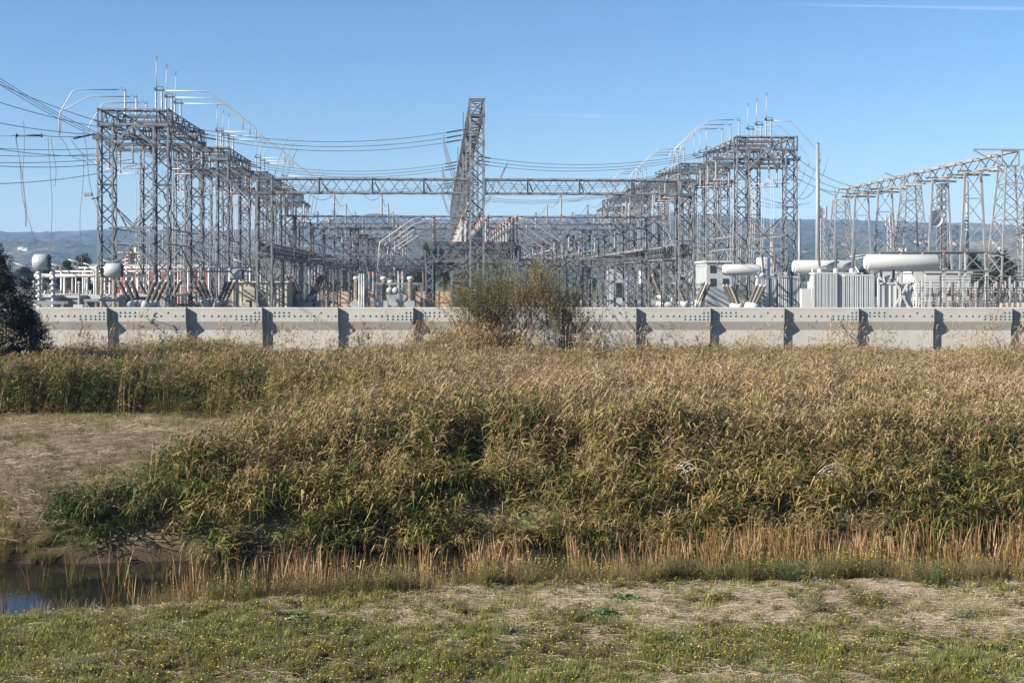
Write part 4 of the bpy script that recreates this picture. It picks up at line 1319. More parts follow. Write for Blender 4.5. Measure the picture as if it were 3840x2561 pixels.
# ---------------------------------------------------------------- slanted-leg line gantry at the right
def line_gantry():
    v0 = 134.0
    uc = U(3790, v0)
    g = yard("line_gantry", uc, v0)
    tag(g, "pale line gantry on splayed lattice legs with a long box beam, right of the transformers", "gantry")
    zt = z_at(567, 3790, v0)-YARD_Z; bh = 1.62; w = 1.9
    span = 29.0; n = 3
    lt = mat("pale_galvanised_steel", (.27, .275, .28), .5, .2, .15, .9, spec=.5)
    def splayed(vv, name="splayed_tower"):
        mb = MB(); B = 2.3; T_ = .95
        def pt(t, su, sv): 
            k = B+(T_-B)*t
            return Vector((su*k, vv+sv*k, (zt-bh)*t))
        for su in (-1, 1):
            for sv in (-1, 1):
                mb.bar(pt(0, su, sv), pt(1, su, sv), .17)
        nn = 9
        for i in range(nn):
            # panels shorten towards the top
            t0 = 1-(1-i/nn)**1.0; t1 = 1-(1-(i+1)/nn)**1.0
            for (a_, b_) in (((-1, -1), (1, -1)), ((1, -1), (1, 1)), ((1, 1), (-1, 1)), ((-1, 1), (-1, -1))):
                mb.bar(pt(t0, *a_), pt(t1, *b_), .075); mb.bar(pt(t0, *b_), pt(t1, *a_), .075)
                if i % 2 == 0: mb.bar(pt(t0, *a_), pt(t0, *b_), .09)
        return mb.build(name, lt, g)
    def aframe(vv):
        mb = MB(); B = 1.9; T_ = .95
        pt = lambda t, s: Vector((s*(B+(T_-B)*t), vv, (zt-bh)*t))
        for s in (-1, 1): mb.bar(pt(0, s), pt(1, s), .24)
        for i in range(6):
            t0, t1 = i/6, (i+1)/6
            mb.bar(pt(t0, -1), pt(t1, 1), .09); mb.bar(pt(t0, 1), pt(t1, -1), .09); mb.bar(pt(t1, -1), pt(t1, 1), .11)
        mb.build("a_frame", lt, g)
    for k in range(n):
        splayed(k*span)
    for k in range(n-1):
        lattice(g, "box_beam", (0, k*span+.0, zt-bh/2), (0, (k+1)*span-.0, zt-bh/2), w, bh, 12, .17, .10, mt=lt)
        for f in (1/3, 2/3):
            aframe(k*span+f*span)
            bar_part(g, "outrigger", (-2.6, k*span+f*span+1.2, zt-bh-.1), (2.6, k*span+f*span+1.2, zt-bh-.1), .2, .2, M_STEEL2)
            bar_part(g, "outrigger", (-2.6, k*span+f*span-1.8, zt-bh+.1), (2.6, k*span+f*span-1.8, zt-bh+.1), .16, .16, M_STEEL2)
    bar_part(g, "peak_arm", (-4.2, 0, zt+.15), (3.2, 0, zt+.15), .14, .14, lt)
    bar_part(g, "peak_arm", (-4.2, 0, zt+.1), (-.95, 0, zt-bh), .12, .12, lt)
    for k in (1, 2):
        bar_part(g, "peak_arm", (-3.6, k*span, zt+.1), (-.95, k*span, zt-bh*.6), .12, .12, lt)
    return uc, v0, zt, span
RG = line_gantry()

# ---------------------------------------------------------------- conductors
def catenary(a, b, sag, n=16):
    a = Vector(a); b = Vector(b)
    return [a.lerp(b, i/n) - Vector((0, 0, sag*4*(i/n)*(1-i/n))) for i in range(n+1)]
def conductor(a, b, sag, label, group, r=.034, strain=(0, 0), mt=None):
    """one wire, its dead-end insulators as parts"""
    pts = catenary(a, b, sag)
    a = Vector(a)
    mb = MB(); mb.tube([p-a for p in pts], r, 4)
    o = mb.build("conductor", mt or M_WIRE, None, True, a)
    tag(o, label, "wire", group)
    d = (pts[1]-pts[0]).normalized(); e = (pts[-2]-pts[-1]).normalized()
    if strain[0]:
        s = MB(); s.tube([d*.5, d*(.5+strain[0])], .085, 7); s.build("strain_insulator", M_POLY, o)
    if strain[1]:
        s = MB(); q = pts[-1]-a; s.tube([q+e*.5, q+e*(.5+strain[1])], .085, 7); s.build("strain_insulator", M_POLY, o)
    return o
def jumper(pts, label, group, r=.035):
    P = [Vector(p) for p in pts]; o0 = P[0]
    # smooth the polyline
    Q = P
    for _ in range(2):
        N_ = [Q[0]]
        for i in range(len(Q)-1):
            N_ += [Q[i]*.75+Q[i+1]*.25, Q[i]*.25+Q[i+1]*.75]
        N_.append(Q[-1]); Q = N_
    mb = MB(); mb.tube([p-o0 for p in Q], r, 4)
    o = mb.build("jumper_lead", M_WIRE, None, True, o0)
    tag(o, label, "wire", group)
rowsv = (4.4, 9.2, 13.8)
zTA = zT-1.6
for bi in (0, 2, 4):
    for i, rv in enumerate(rowsv):
        v = vA+bi*BAY+rv
        conductor(W(uA1, v, zA-1.0), W(uT-.75, v, zTA-.2), 1.5, "overhead conductor strung from the floodlight row of gantries to the tall spine", "conductors west of the spine", strain=(1.6, 1.6))
        pj = W(uT-3.2, v, zTA-.75)
        jumper([pj, pj+Vector((.5, 0, -2.2)), pj+Vector((1.4, 0, -4.6)), W(uT-.3, v, zTA-5.6)], "slack jumper drooping from a conductor beside the tall spine", "jumpers at the spine")
        pj = W(uA1+11, v, zA-2.3)
        jumper([pj, pj+Vector((-.9, 0, -2.0)), pj+Vector((-1.6, 0, -5)), W(uA1+9.2, v, zA-11)], "drop lead falling from a conductor near the floodlight row of gantries", "drop leads west")
for bi in (0, 2, 4):
    for i, rv in enumerate(rowsv):
        v = vB+bi*BAY+rv
        conductor(W(uT+.75, v, zTA-.4), W(uB0, v, zB-.9), 1.6, "overhead conductor strung from the tall spine to the green-headed row of gantries", "conductors east of the spine", strain=(1.6, 1.6))
        pj = W(uT+5.0, v, zTA-1.1)
        jumper([pj, pj+Vector((-1.0, 0, -2.6)), pj+Vector((-2.6, 0, -5.2)), W(uT+.3, v, zTA-6.5)], "slack jumper drooping from a conductor beside the tall spine", "jumpers at the spine")
        if bi < 4:
            conductor(W(uB1, v, zB-1.0), W(RG[0]-2.6, v+8, RG[2]+YARD_Z-1.7), 1.8, "overhead conductor strung from the green-headed gantries to the pale line gantry", "conductors to the line gantry", strain=(1.7, 0))
            pj = W(uB1+5.5, v, zB-2.0)
            jumper([pj, pj+Vector((-.8, 0, -2.6)), pj+Vector((-2.8, 0, -5.6)), W(uB1+.6, v, zB-7.0)], "slack jumper drooping beside the green-headed gantries", "jumpers at the east gantries")
# lines entering from the left
for i, rv in enumerate(rowsv):
    v = vA+rv
    conductor(W(uA0, v, zA-1.0), PX(-500+30*i, 60+150*i, 92-3*i), .8, "incoming line conductor reaching the floodlight gantry from outside the yard", "incoming line conductors", strain=(2.8, 0))
    conductor(W(uA0+1, v+.5, zA-4.0), PX(-520, 430+120*i, 96), 1.2, "incoming line conductor reaching the floodlight gantry from outside the yard", "incoming line conductors")
    conductor(W(uA0, vA+2*BAY+rv, zA-1.0), PX(-480+40*i, -60+50*i, 95), 2.5, "incoming line conductor crossing above to the second gantry of the floodlight row", "upper incoming conductors")
    conductor(W(uA0-1.2, vA+rv, zA-3.4), PX(-460, 500+40*i, 118), .7, "bare bus conductor running out level with the floodlight gantry", "level outgoing conductors", strain=(0, 0))
# vertical leads hanging down at the left
for i, (pxa, pya, pxb, pyb, Y) in enumerate(((57, 510, 132, 950, 122), (60, 512, 95, 850, 122.5), (88, 450, 97, 850, 123), (180, 512, 187, 950, 121), (312, 575, 302, 1040, 128), (190, 512, 205, 700, 121.3), (225, 515, 330, 620, 126), (262, 520, 372, 635, 127), (310, 480, 378, 860, 127))):
    a = PX(pxa, pya, Y); b = PX(pxb, pyb, Y)
    m_ = a.lerp(b, .5)+Vector((.35 if i % 2 else -.3, 0, -.6))
    jumper([a, a.lerp(b, .2)+Vector((.1, 0, -.3)), m_, a.lerp(b, .85)+Vector((.15, 0, 0)), b], "pale vertical lead hanging in the sky outside the floodlight gantry", "hanging leads outside the floodlight gantry", .03)
o = MB(); a = PX(62, 509, 122); o.tube([(0, 0, 0), (2.45, 0, .0)], .10, 8); o.lathe([(.2, -.03), (.2, .03)], 10, axis='X'); o.lathe([(.2, 2.42), (.2, 2.48)], 10, axis='X')
tag(o.build("strain_insulator", M_POLY, None, True, a), "dark horizontal strain insulator hanging alone in the sky outside the gantry", "insulator")
conductor(PX(57, 510, 122), PX(-300, 490, 122), .2, "short conductor running outward from the lone strain insulator", None)
conductor(PX(162, 509, 122), PX(372, 500, 127), .25, "short conductor from the lone strain insulator to the gantry leg", None, strain=(0, 2.6))
# leads between the insulators of the low portals
for i, uu in enumerate(us_p):
    sgn = 1 if i < 3 else -1
    zt_ = zP1+2.4
    for k in range(0, 5):
        if k == 0: a = W(uu-sgn*1.2, V0+.6, zP0-1.2)
        else: a = W(uu, V0+k*BAY, zt_)
        conductor(a, W(uu, V0+(k+1)*BAY, zt_), .8, "slack lead looping between post insulators of the low portals", "leads along the low portals", r=.028)
# ---------------------------------------------------------------- yard equipment
def corrugated(mb, x0, x1, y, z0, z1, pitch=.3, d=.045, sgn=-1):
    """ribbed sheet facing -y (sgn -1) from x0 to x1"""
    n = max(2, int((x1-x0)/pitch)); st = (x1-x0)/n
    xs = []
    for i in range(n):
        xs += [(x0+i*st, 0), (x0+i*st+st*.55, 0), (x0+i*st+st*.65, d), (x0+i*st+st*.9, d)]
    xs.append((x1, 0))
    vs_ = []
    for (x, o) in xs: vs_ += [(x, y+sgn*o, z0), (x, y+sgn*o, z1)]
    mb.add(vs_, [(2*i, 2*i+2, 2*i+3, 2*i+1) for i in range(len(xs)-1)])
def transformer(px0, px1, Y, label, cons=None, rad=None, bush=3, logo=False, facing=0):
    """oil transformer: tank, radiator banks, conservator, bushings; given by photo columns at depth Y"""
    x0, x1 = XP(px0, Y), XP(px1, Y)
    xc = (x0+x1)/2
    g = empty("power_transformer", (xc, Y, YARD_Z), 0)
    tag(g, label, "transformer", "power transformers")
    hw = (x1-x0)/2; zt = ZP(rad[2] if rad else 1040, Y)-YARD_Z
    tank = MB(); tank.box(-hw*.8, hw*.8, .9, 3.6, .5, zt-.1); tank.box(-hw*.86, hw*.86, .8, 3.7, zt-.1, zt+.05)
    for i in range(7): tank.box(-hw*.8+i*hw*.26, -hw*.8+i*hw*.26+.1, .82, .9, .5, zt-.1)
    tank.build("tank", M_WHITE, g)
    plinth = MB(); plinth.box(-hw, hw, -.4, 4, -.3, .5); plinth.build("plinth", M_CONC, g)
    if rad:
        for (ra, rb, ztop, n, front) in rad[3]:
            xa, xb = XP(ra, Y)-xc, XP(rb, Y)-xc
            zz = ZP(ztop, Y)-YARD_Z
            st = (xb-xa)/n
            for i in range(n):
                mb = MB(); p0 = xa+i*st+.04; p1 = xa+(i+1)*st-.04
                # each radiator: a pack of thin vertical fins behind a ribbed front plate
                corrugated(mb, p0, p1, front, .7, zz-.15, .14, .03)
                mb.box(p0, p1, front+.002, front+.06, .7, zz-.15)
                for q in range(4): mb.box(p0, p1, front+.12+q*.14, front+.16+q*.14, .7, zz-.15)
                r_ = mb.build("radiator", M_GREYP, g)
            h = MB(); h.box(xa-.05, xb+.05, front-.04, front+.75, zz-.14, zz); h.box(xa-.02, xb+.02, front+.05, front+.7, .55, .68); h.build("header", M_WHITE, g)
            for q in (xa-.04, xb+.04):
                pst = MB(); pst.box(q-.06, q+.06, front-.06, front+.06, 0, zz-.14); pst.build("post", M_GREYP, g)
    if cons:
        ca, cb, ct, cbm, cv = cons
        xa, xb = XP(ca, Y+cv)-xc, XP(cb, Y+cv)-xc
        zc = (ZP(ct, Y+cv)+ZP(cbm, Y+cv))/2-YARD_Z; r = (ZP(ct, Y+cv)-ZP(cbm, Y+cv))/2
        mb = MB()
        mb.lathe([(.02, xa-.12), (r*.62, xa-.10), (r*.93, xa-.03), (r, xa+.06), (r, xb-.06), (r*.93, xb+.03), (r*.6, xb+.12), (.02, xb+.14)], 28, axis='X', at=(0, cv, zc))
        c = mb.build("conservator", M_WHITE, g, True)
        fl = MB(); fl.lathe([(r*.78, xa-.16), (r*.78, xa-.09)], 24, axis='X', at=(0, cv, zc)); fl.bar((xa-.18, cv, zc-r*.5), (xa-.18, cv, zc+r*.5), .06); fl.build("end_flange", M_WHITE, c)
        for q in (.28, .72):
            s = MB(); xx = xa+(xb-xa)*q
            s.add([(xx-.5, cv-.3, zc-r*.75), (xx+.5, cv-.3, zc-r*.75), (xx+.5, cv+.3, zc-r*.75), (xx-.5, cv+.3, zc-r*.75), (xx-.14, cv-.2, zt), (xx+.14, cv-.2, zt), (xx+.14, cv+.2, zt), (xx-.14, cv+.2, zt)],
                  [(0,1,2,3),(7,6,5,4),(4,5,1,0),(5,6,2,1),(6,7,3,2),(7,4,0,3)])
            s.build("saddle", M_WHITE, g)
    for i in range(bush):
        uu = -hw*.55+i*hw*.55
        t = MB(); t.lathe([(.24, 0), (.24, .35), (.16, .45)], 10, at=(uu, 1.6, zt)); t.build("turret", M_WHITE, g)
        insulator(g, (uu, 1.6, zt+.45), 1.9, r=.15, bands=0, sheds=15, mt=M_BROWN, tilt=(.15, .12*(i-1), 0), name="bushing")
        insulator(g, (uu+.4, 2.9, zt+.1), 1.1, r=.12, bands=0, sheds=9, mt=M_TANP, name="bushing")
    # cabinets, pipes and braces on the flank
    cb_ = MB(); cb_.box(-hw-.6, -hw*.82, 1.0, 1.7, zt*.45, zt*.75); cb_.build("cabinet", M_WHITE, g)
    pp = MB(); pp.tube([(-hw*.7, .7, zt*.4), (-hw*.9, .5, zt*.6), (-hw*.9, .5, zt+.4), (-hw*.3, .8, zt+.7)], .07, 6); pp.tube([(hw*.9, .6, .8), (hw*.95, .5, zt*.8), (hw*.6, .9, zt+.6)], .06, 6); pp.build("oil_pipe", M_WHITE, g, True)
    br = MB(); br.bar((-hw*.2, .6, zt*.5), (hw*.6, .6, zt+.2), .14); br.bar((hw*.7, .6, zt*.45), (-hw*.1, .6, zt+.2), .14); br.build("brace", M_WHITE, g)
    if logo:
        lg = MB(); lg.box(hw*.30, hw*.56, .74, .795, zt*.62, zt*.62+.26); plate = lg.build("nameplate", M_GREYP, g)
        cu = bpy.data.curves.new("nameplate_text", 'FONT'); cu.body = "ABB"; cu.size = .24; cu.align_x = 'CENTER'; cu.align_y = 'CENTER'; cu.extrude = .008
        cu.materials.append(mat("red_print", (.35, .03, .03), .5))
        tmp = bpy.data.objects.new("nameplate_text", cu); me_t = bpy.data.meshes.new_from_object(tmp); bpy.data.objects.remove(tmp)
        to = obj("nameplate_text", me_t, plate)
        to.location = (hw*.43, .728, zt*.62+.13); to.rotation_euler = (math.pi/2, 0, 0)
    return g
transformer(2840, 2995, 128, "white transformer behind the lattice leg of the green-headed gantry", cons=(2716, 2849, 991, 1033, 3.0), rad=(0, 0, 1036, [(2842, 2905, 1040, 3, -.3), (2915, 2993, 1036, 5, -.9)]))
transformer(3040, 3262, 116, "white transformer with a front bank of grey finned radiators", cons=(2979, 3192, 976, 1025, 2.6), rad=(0, 0, 1024, [(3050, 3130, 1022, 3, -.5), (3136, 3154, 1022, 1, -.3), (3156, 3261, 1030, 6, -1.1)]))
transformer(3290, 3450, 114, "white transformer under the largest conservator with a nameplate on its tank", cons=(3250, 3512, 954, 1014, 1.0), rad=(0, 0, 1062, []), bush=2, logo=True)

def breaker(px, Y, label, s=1.0, rot=0.0):
    """dead-tank circuit breaker: three tanks on a frame, each with a V of two bushings"""
    x = XP(px, Y)
    g = empty("circuit_breaker", (x, Y, YARD_Z), rot)
    tag(g, label, "circuit breaker", "dead tank breakers")
    zt = 2.2*s
    fr = MB(); fr.box(-1.1, 1.1, -1.9, -1.75, zt-.75, zt-.55); fr.box(-1.1, 1.1, 1.75, 1.9, zt-.75, zt-.55)
    for sx in (-1, 1):
        fr.bar((sx*1.0, -1.9, zt-.65), (sx*1.0, 1.9, zt-.65), .16)
    fr.build("frame", M_STEEL, g)
    for sx in (-1, 1):
        for sy in (-1, 1):
            l = MB(); l.bar((sx*1.0, sy*1.8, 0), (sx*1.0, sy*1.8, zt-.65), .16); l.build("leg", M_STEEL, g)
    for k in (-1, 0, 1):
        yk = k*1.45
        t = MB(); t.lathe([(.2, -1.05), (.42, -.95), (.42, .95), (.2, 1.05)], 14, at=(0, yk, zt), axis='X'); t.build("tank", M_GREYP, g, True)
        for sx in (-1, 1):
            a = sx*R(24)
            tr = MB(); tr.lathe([(.34, 0), (.36, .5), (.40, .55), (.40, .85), (.30, .95)], 12)
            o = tr.build("turret", M_GREYP, g, True, (sx*.45, yk, zt+.25)); o.rotation_euler = (k*-.16, a, 0)
            b = obj("bushing", ins_mesh(2.15*s, .21, 22, M_BROWN, 10, .8, 0), g, (sx*.45+math.sin(a)*.95, yk+k*.15, zt+.25+math.cos(a)*.93), (k*-.16, a, 0))
            cp = MB(); cp.lathe([(.18, 0), (.18, .07), (.05, .09), (.05, .2)], 8)
            c = cp.build("terminal", M_PIPE, b, False, (0, 0, 2.15*s))
    cab = MB(); cab.box(1.15, 1.75, -.6, .6, zt-.9, zt+.5); cab.build("control_box", M_GREYP, g)
    return g
breaker(536, 118, "circuit breaker with brown ribbed bushings under the floodlight gantry", .95)
breaker(600, 134, "circuit breaker with brown bushings deeper under the floodlight gantry", .95)
breaker(805, 129, "circuit breaker with brown bushings beside the cream shed", .95)
breaker(2790, 119, "circuit breaker with splayed brown bushings before the left transformer", .85)
breaker(2590, 126, "circuit breaker with brown bushings behind the right portal column", .9)
breaker(2500, 141, "farther circuit breaker with brown bushings inside the right trestle", 1.1)
breaker(1145, 140, "circuit breaker inside the left trestle behind the cream shed", 1.1)

def instrument_post(px, Y, top, label, tanp=True):
    x = XP(px, Y); zt = ZP(top, Y)-YARD_Z
    g = empty("instrument_transformer", (x, Y, YARD_Z), 0)
    tag(g, label, "transformer post", "tan instrument transformers")
    b = MB(); b.box(-.14, .14, -.14, .14, 0, zt-3.1); b.build("pedestal", M_STEEL, g)
    bx = MB(); bx.box(-.42, .42, -.3, .3, zt-3.1, zt-2.45); bx.box(-.62, -.42, -.2, .2, zt-2.95, zt-2.6); bx.build("base_box", M_GREYP, g)
    insulator(g, (0, 0, zt-2.42), 2.0, r=.27, bands=0, sheds=26, mt=M_TANP)
    h = MB(); h.lathe([(.29, 0), (.33, .05), (.33, .24), (.26, .3), (.1, .34)], 14, at=(0, 0, zt-.40)); h.build("head", M_WHITE, g, True)
for (px, Y, tp, lb) in ((1337, 122, 1034, "tan instrument transformer with white head beside the triple conduit"), (1439, 122, 1034, "tan instrument transformer with white head before the tan block wall"), (1539, 122, 1034, "tan instrument transformer with white head nearest the dark bus rack"), (1368, 125, 1052, "shorter tan instrument post behind the triple conduit"), (1548, 126, 1062, "shorter tan instrument post behind the one nearest the bus rack"), (1465, 130, 1048, "brownish instrument post standing behind the lattice stub tower")):
    instrument_post(px, Y, tp, lb)
def conduit(px, Y, top, n, label):
    g = empty("conduit_stand", (XP(px, Y), Y, YARD_Z)); tag(g, label, "conduit")
    zt = ZP(top, Y)-YARD_Z
    for i in range(n):
        m_ = MB(); m_.tube([(i*.22-.22, 0, 0), (i*.22-.22, 0, zt)], .075, 8); m_.build("conduit_pipe", M_WHITE, g, True)
    b = MB(); b.box(-.4, .4, .08, .14, zt*.55, zt*.58); b.build("bracket", M_STEEL, g)
conduit(1356, 121, 1027, 3, "three white vertical conduits beside a tan instrument transformer")
# small lattice stub tower and bank of grey insulators in the middle
def stub_tower():
    Y = 150; g = empty("stub_tower", (XP(1450, Y), Y, YARD_Z), TH)
    tag(g, "small tapered lattice stub tower carrying fanned bus pipes near the tan wall", "tower")
    zt = ZP(935, Y)-YARD_Z
    mb = MB(); B, T_ = 1.5, .7
    pt = lambda t, a, b: Vector((a*(B+(T_-B)*t), b*(B+(T_-B)*t), zt*t))
    for a in (-1, 1):
        for b in (-1, 1):
            l = MB(); l.bar(pt(0, a, b), pt(1, a, b), .15); l.build("leg", M_PIPE, g)
    for i in range(6):
        t0, t1 = i/6, (i+1)/6
        for (a_, b_) in (((-1, -1), (1, -1)), ((1, -1), (1, 1)), ((1, 1), (-1, 1)), ((-1, 1), (-1, -1))):
            mb.bar(pt(t0, *a_), pt(t1, *b_), .08); mb.bar(pt(t0, *b_), pt(t1, *a_), .08)
    mb.build("lacing", M_PIPE, g)
stub_tower()
def post_group(px, Y, top, n, dx, label, L_=2.6):
    g = empty("insulator_stand", (XP(px, Y), Y, YARD_Z), 0); tag(g, label, "insulators", "grey post insulator stands")
    zt = ZP(top, Y)-YARD_Z
    f = MB(); f.box(-.3, (n-1)*dx+.3, -.15, .15, zt-L_-.2, zt-L_); f.build("frame", M_STEEL, g)
    for i in (0, n-1):
        l = MB(); l.bar((i*dx, 0, 0), (i*dx, 0, zt-L_-.2), .15); l.build("leg", M_STEEL, g)
    for i in range(n):
        insulator(g, (i*dx, 0, zt-L_), L_, r=.16, bands=3)
post_group(1385, 132, 1018, 3, .42, "three grey post insulators with orange ends beside the stub tower")
post_group(1495, 132, 1018, 2, .42, "two grey post insulators with orange ends near the bus rack")
def oil_breaker():
    Y = 127; g = empty("oil_switch", (XP(1490, Y), Y, YARD_Z), 0); tag(g, "grey tank switch with three round drums on a steel stand", "switchgear")
    zt = ZP(1090, Y)-YARD_Z
    for i in range(3):
        d = MB(); d.lathe([(.1, -.5), (.34, -.42), (.36, .3), (.2, .45)], 14, at=(-.75+i*.6, 0, zt), axis='Y'); d.build("drum", M_GREYP, g, True)
    f = MB(); f.add([(-1.2, -.4, zt-.4), (1.1, -.4, zt-.4), (.5, -.4, zt-1.5), (-.6, -.4, zt-1.5), (-1.2, .5, zt-.4), (1.1, .5, zt-.4), (.5, .5, zt-1.5), (-.6, .5, zt-1.5)], [(3,2,1,0),(4,5,6,7),(0,1,5,4),(1,2,6,5),(2,3,7,6),(3,0,4,7)]); f.build("body", M_GREYP, g)
    b = MB(); b.box(-2.4, 2.6, .6, .8, zt+.6, zt+.8); b.build("beam", M_STEEL, g)
    for xx in (-2.2, -1.4, 1.4, 2.4):
        l = MB(); l.bar((xx, .7, 0), (xx, .7, zt+.6), .2); l.build("leg", M_STEEL, g)
oil_breaker()

# line traps: pale drums on tall ribbed stacks
def line_trap(x0, x1, y0, y1, Y, label, stacks):
    cx = (XP(x0, Y)+XP(x1, Y))/2
    g = empty("line_trap", (cx, Y, YARD_Z), 0); tag(g, label, "line trap", "line traps")
    zc = (ZP(y0, Y)+ZP(y1, Y))/2-YARD_Z; r = (ZP(y0, Y)-ZP(y1, Y))/2; hl = (XP(x1, Y)-XP(x0, Y))/2
    m_ = MB(); m_.lathe([(r*.9, -hl), (r, -hl+.05), (r, hl-.05), (r*.9, hl)], 26, at=(0, 0, zc), axis='X'); d = m_.build("drum", M_GREYP, g, True)
    e = MB()
    for k in range(4): e.bar((hl+.06, r*.95*math.cos(k*.785), zc+r*.95*math.sin(k*.785)), (hl+.06, -r*.95*math.cos(k*.785), zc-r*.95*math.sin(k*.785)), .08)
    e.build("end_spider", M_DARK, d)
    for (dx, dia) in stacks:
        zb = 2.4
        st = MB(); n = 7; L_ = zc-r-zb
        if dia:
            prof = []
            for i in range(n): 
                z0 = L_*i/n; dz = L_/n
                prof += [(.16, z0), (.16, z0+dz*.35), (.33, z0+dz*.45), (.36, z0+dz*.6), (.16, z0+dz*.75)]
            prof.append((.16, L_))
            st.lathe(prof, 14, at=(dx, 0, zb)); st.build("insulator_stack", M_INS, g, True)
        else:
            insulator(g, (dx, 0, zb), L_, r=.2, bands=0, sheds=30, mt=M_TANP)
        p = MB(); p.box(dx-.2, dx+.2, -.2, .2, 0, zb); p.build("pedestal", M_STEEL, g)
line_trap(130, 183, 953, 1013, 114, "pale line trap drum on ribbed white insulator stacks beside the dark tree", [(-.2, True), (1.05, True)])
line_trap(398, 457, 987, 1040, 122, "pale line trap drum inside the first floodlight gantry legs", [(0, False), (-1.2, False)])
line_trap(866, 910, 1008, 1050, 128, "small pale line trap drum above the cream shed roof", [(0, False)])
def single_stack(px, Y, top, L_, r, label, mt=None):
    g = empty("post_insulator", (XP(px, Y), Y, YARD_Z), 0); tag(g, label, "insulator")
    zt = ZP(top, Y)-YARD_Z
    p = MB(); p.box(-.17, .17, -.17, .17, 0, zt-L_-.5); p.build("pedestal", M_STEEL, g)
    b = MB(); b.box(-.45, .45, -.35, .35, zt-L_-.5, zt-L_); b.build("base_box", M_WHITE, g)
    insulator(g, (0, 0, zt-L_), L_, r=r, bands=0, sheds=26, mt=mt or M_TANP)
    c = MB(); c.lathe([(r*1.25, 0), (r*1.25, .1), (r*.4, .2)], 10, at=(0, 0, zt)); c.build("cap", M_PIPE, g)
single_stack(363, 118, 1003, 2.6, .17, "slim tan post insulator outside the floodlight gantry leg")
single_stack(297, 119, 1063, 2.0, .15, "grey capped post insulator between the tree and the floodlight gantry", M_INS)
single_stack(127, 113, 1060, 1.6, .15, "short grey post behind the pale line trap", M_INS)
def support_table(px0, px1, Y, top, label):
    g = empty("support_frame", (XP(px0, Y), Y, YARD_Z), 0); tag(g, label, "steel frame", "low steel support frames")
    w = XP(px1, Y)-XP(px0, Y); zt = ZP(top, Y)-YARD_Z
    b = MB(); b.box(0, w, -.5, -.35, zt-.25, zt); b.box(0, w, .35, .5, zt-.25, zt); b.build("beam", M_STEEL, g)
    for i, x in enumerate((.2, w*.5, w-.2)):
        l = MB(); l.bar((x, -.42, 0), (x, -.42, zt-.25), .2); l.build("leg", M_STEEL, g)
        d = MB(); d.bar((x, -.45, zt-.3), (x+(w*.25 if i < 2 else -w*.25), -.45, zt-1.8), .13); d.build("brace", M_STEEL, g)
support_table(115, 250, 112, 1130, "low steel frame carrying ribbed stacks beside the dark tree")
support_table(320, 475, 117, 1121, "low steel frame under the slim tan post insulator")

# pale pipe bus array on the left, with rows of posts
def pipe_array():
    Y = 138; x0 = XP(130, Y)
    g = empty("pipe_bus", (x0, Y, YARD_Z), 0); tag(g, "low silver pipe bus on short posts behind the pale line trap", "pipe bus")
    z1 = ZP(1034, Y)-YARD_Z
    for k, (dv, zz, r) in enumerate(((0, z1, .2), (6, z1+.5, .12), (14, z1+1.0, .12))):
        m_ = MB(); L_ = XP(900, Y)-x0
        m_.tube([(0, dv, zz), (L_*(.55 if k == 0 else 1), dv, zz)], r, 10); m_.build("bus_pipe", M_PIPE, g, True)
        for i in range(11 if k == 0 else 20):
            x = .8+i*1.25
            p = MB(); p.tube([(x, dv, zz), (x, dv, .3)], .09 if i % 2 else .13, 7); p.build("post", M_PIPE, g, True)
            if k < 2 and i % 3 == 0:
                q = MB(); q.tube([(x, dv, zz), (x-1.0, dv-1.2, zz+.9), (x-2.4, dv-1.6, zz+1.35)], .06, 6); q.build("riser", M_PIPE, g, True)
            if i % 2 == 0:
                for j in range(2):
                    insulator(g, (x+.4+.3*j, dv-1.0, 2.6), 1.5, r=.14, bands=0, sheds=10, mt=M_BROWN if (i//2) % 2 else M_INS, tilt=(0, (-.28 if (i//2+j) % 2 else .25), 0))
    b = MB(); b.box(0, XP(900, Y)-x0, -1.2, -.9, 2.35, 2.6); b.build("beam", M_STEEL, g)
pipe_array()

# right hand low switch rack in front of a pale building
def low_rack():
    Y = 126; g = empty("low_switch_rack", (XP(3440, Y), Y, YARD_Z), 0); tag(g, "low dark rack of pipes, small insulators and conduit under the pale line gantry", "switch rack")
    L_ = XP(3960, Y)-XP(3440, Y)
    zt = ZP(1035, Y)-YARD_Z
    for dv in (0, 3.0, 6.0, 9.0):
        for i in range(7):
            p = MB(); p.bar((i*L_/6, dv, 0), (i*L_/6, dv, zt-.2*dv), .16); p.build("post", M_DARK if (i+int(dv)) % 2 else M_GREYP, g)
        for q, zz in enumerate((zt-.1, zt*.78, zt*.55, zt*.36)):
            p = MB(); p.tube([(-.3, dv, zz-.1*dv), (L_+.3, dv, zz-.1*dv)], .055, 6); p.build("bus_pipe", M_DARK if q % 2 else M_WIRE, g, True)
        for i in range(15):
            x = .5+i*L_/15
            insulator(g, (x, dv, zt*.78-.1*dv), .7, r=.1, bands=1 if i % 3 == 0 else 0, sheds=7)
            if i % 2: insulator(g, (x+.2, dv, zt*.55-.1*dv), .6, r=.09, bands=0, sheds=6, mt=M_BROWN)
            c = MB(); c.tube([(x+.3, dv-.2, zt*.78-.1*dv), (x+.5, dv-.5, zt*.66), (x+.35, dv-.4, zt*.5), (x+.3, dv-.2, .5)], .028, 5); c.build("lead", M_DARK, g, True)
    # outdoor bushings seen low
    for i in range(10):
        insulator(g, (L_*.55+i*.55, -1.5, zt*.25), 1.5, r=.24, bands=0, sheds=9, mt=M_TANP, tilt=(0, .18, 0), name="bushing")
low_rack()
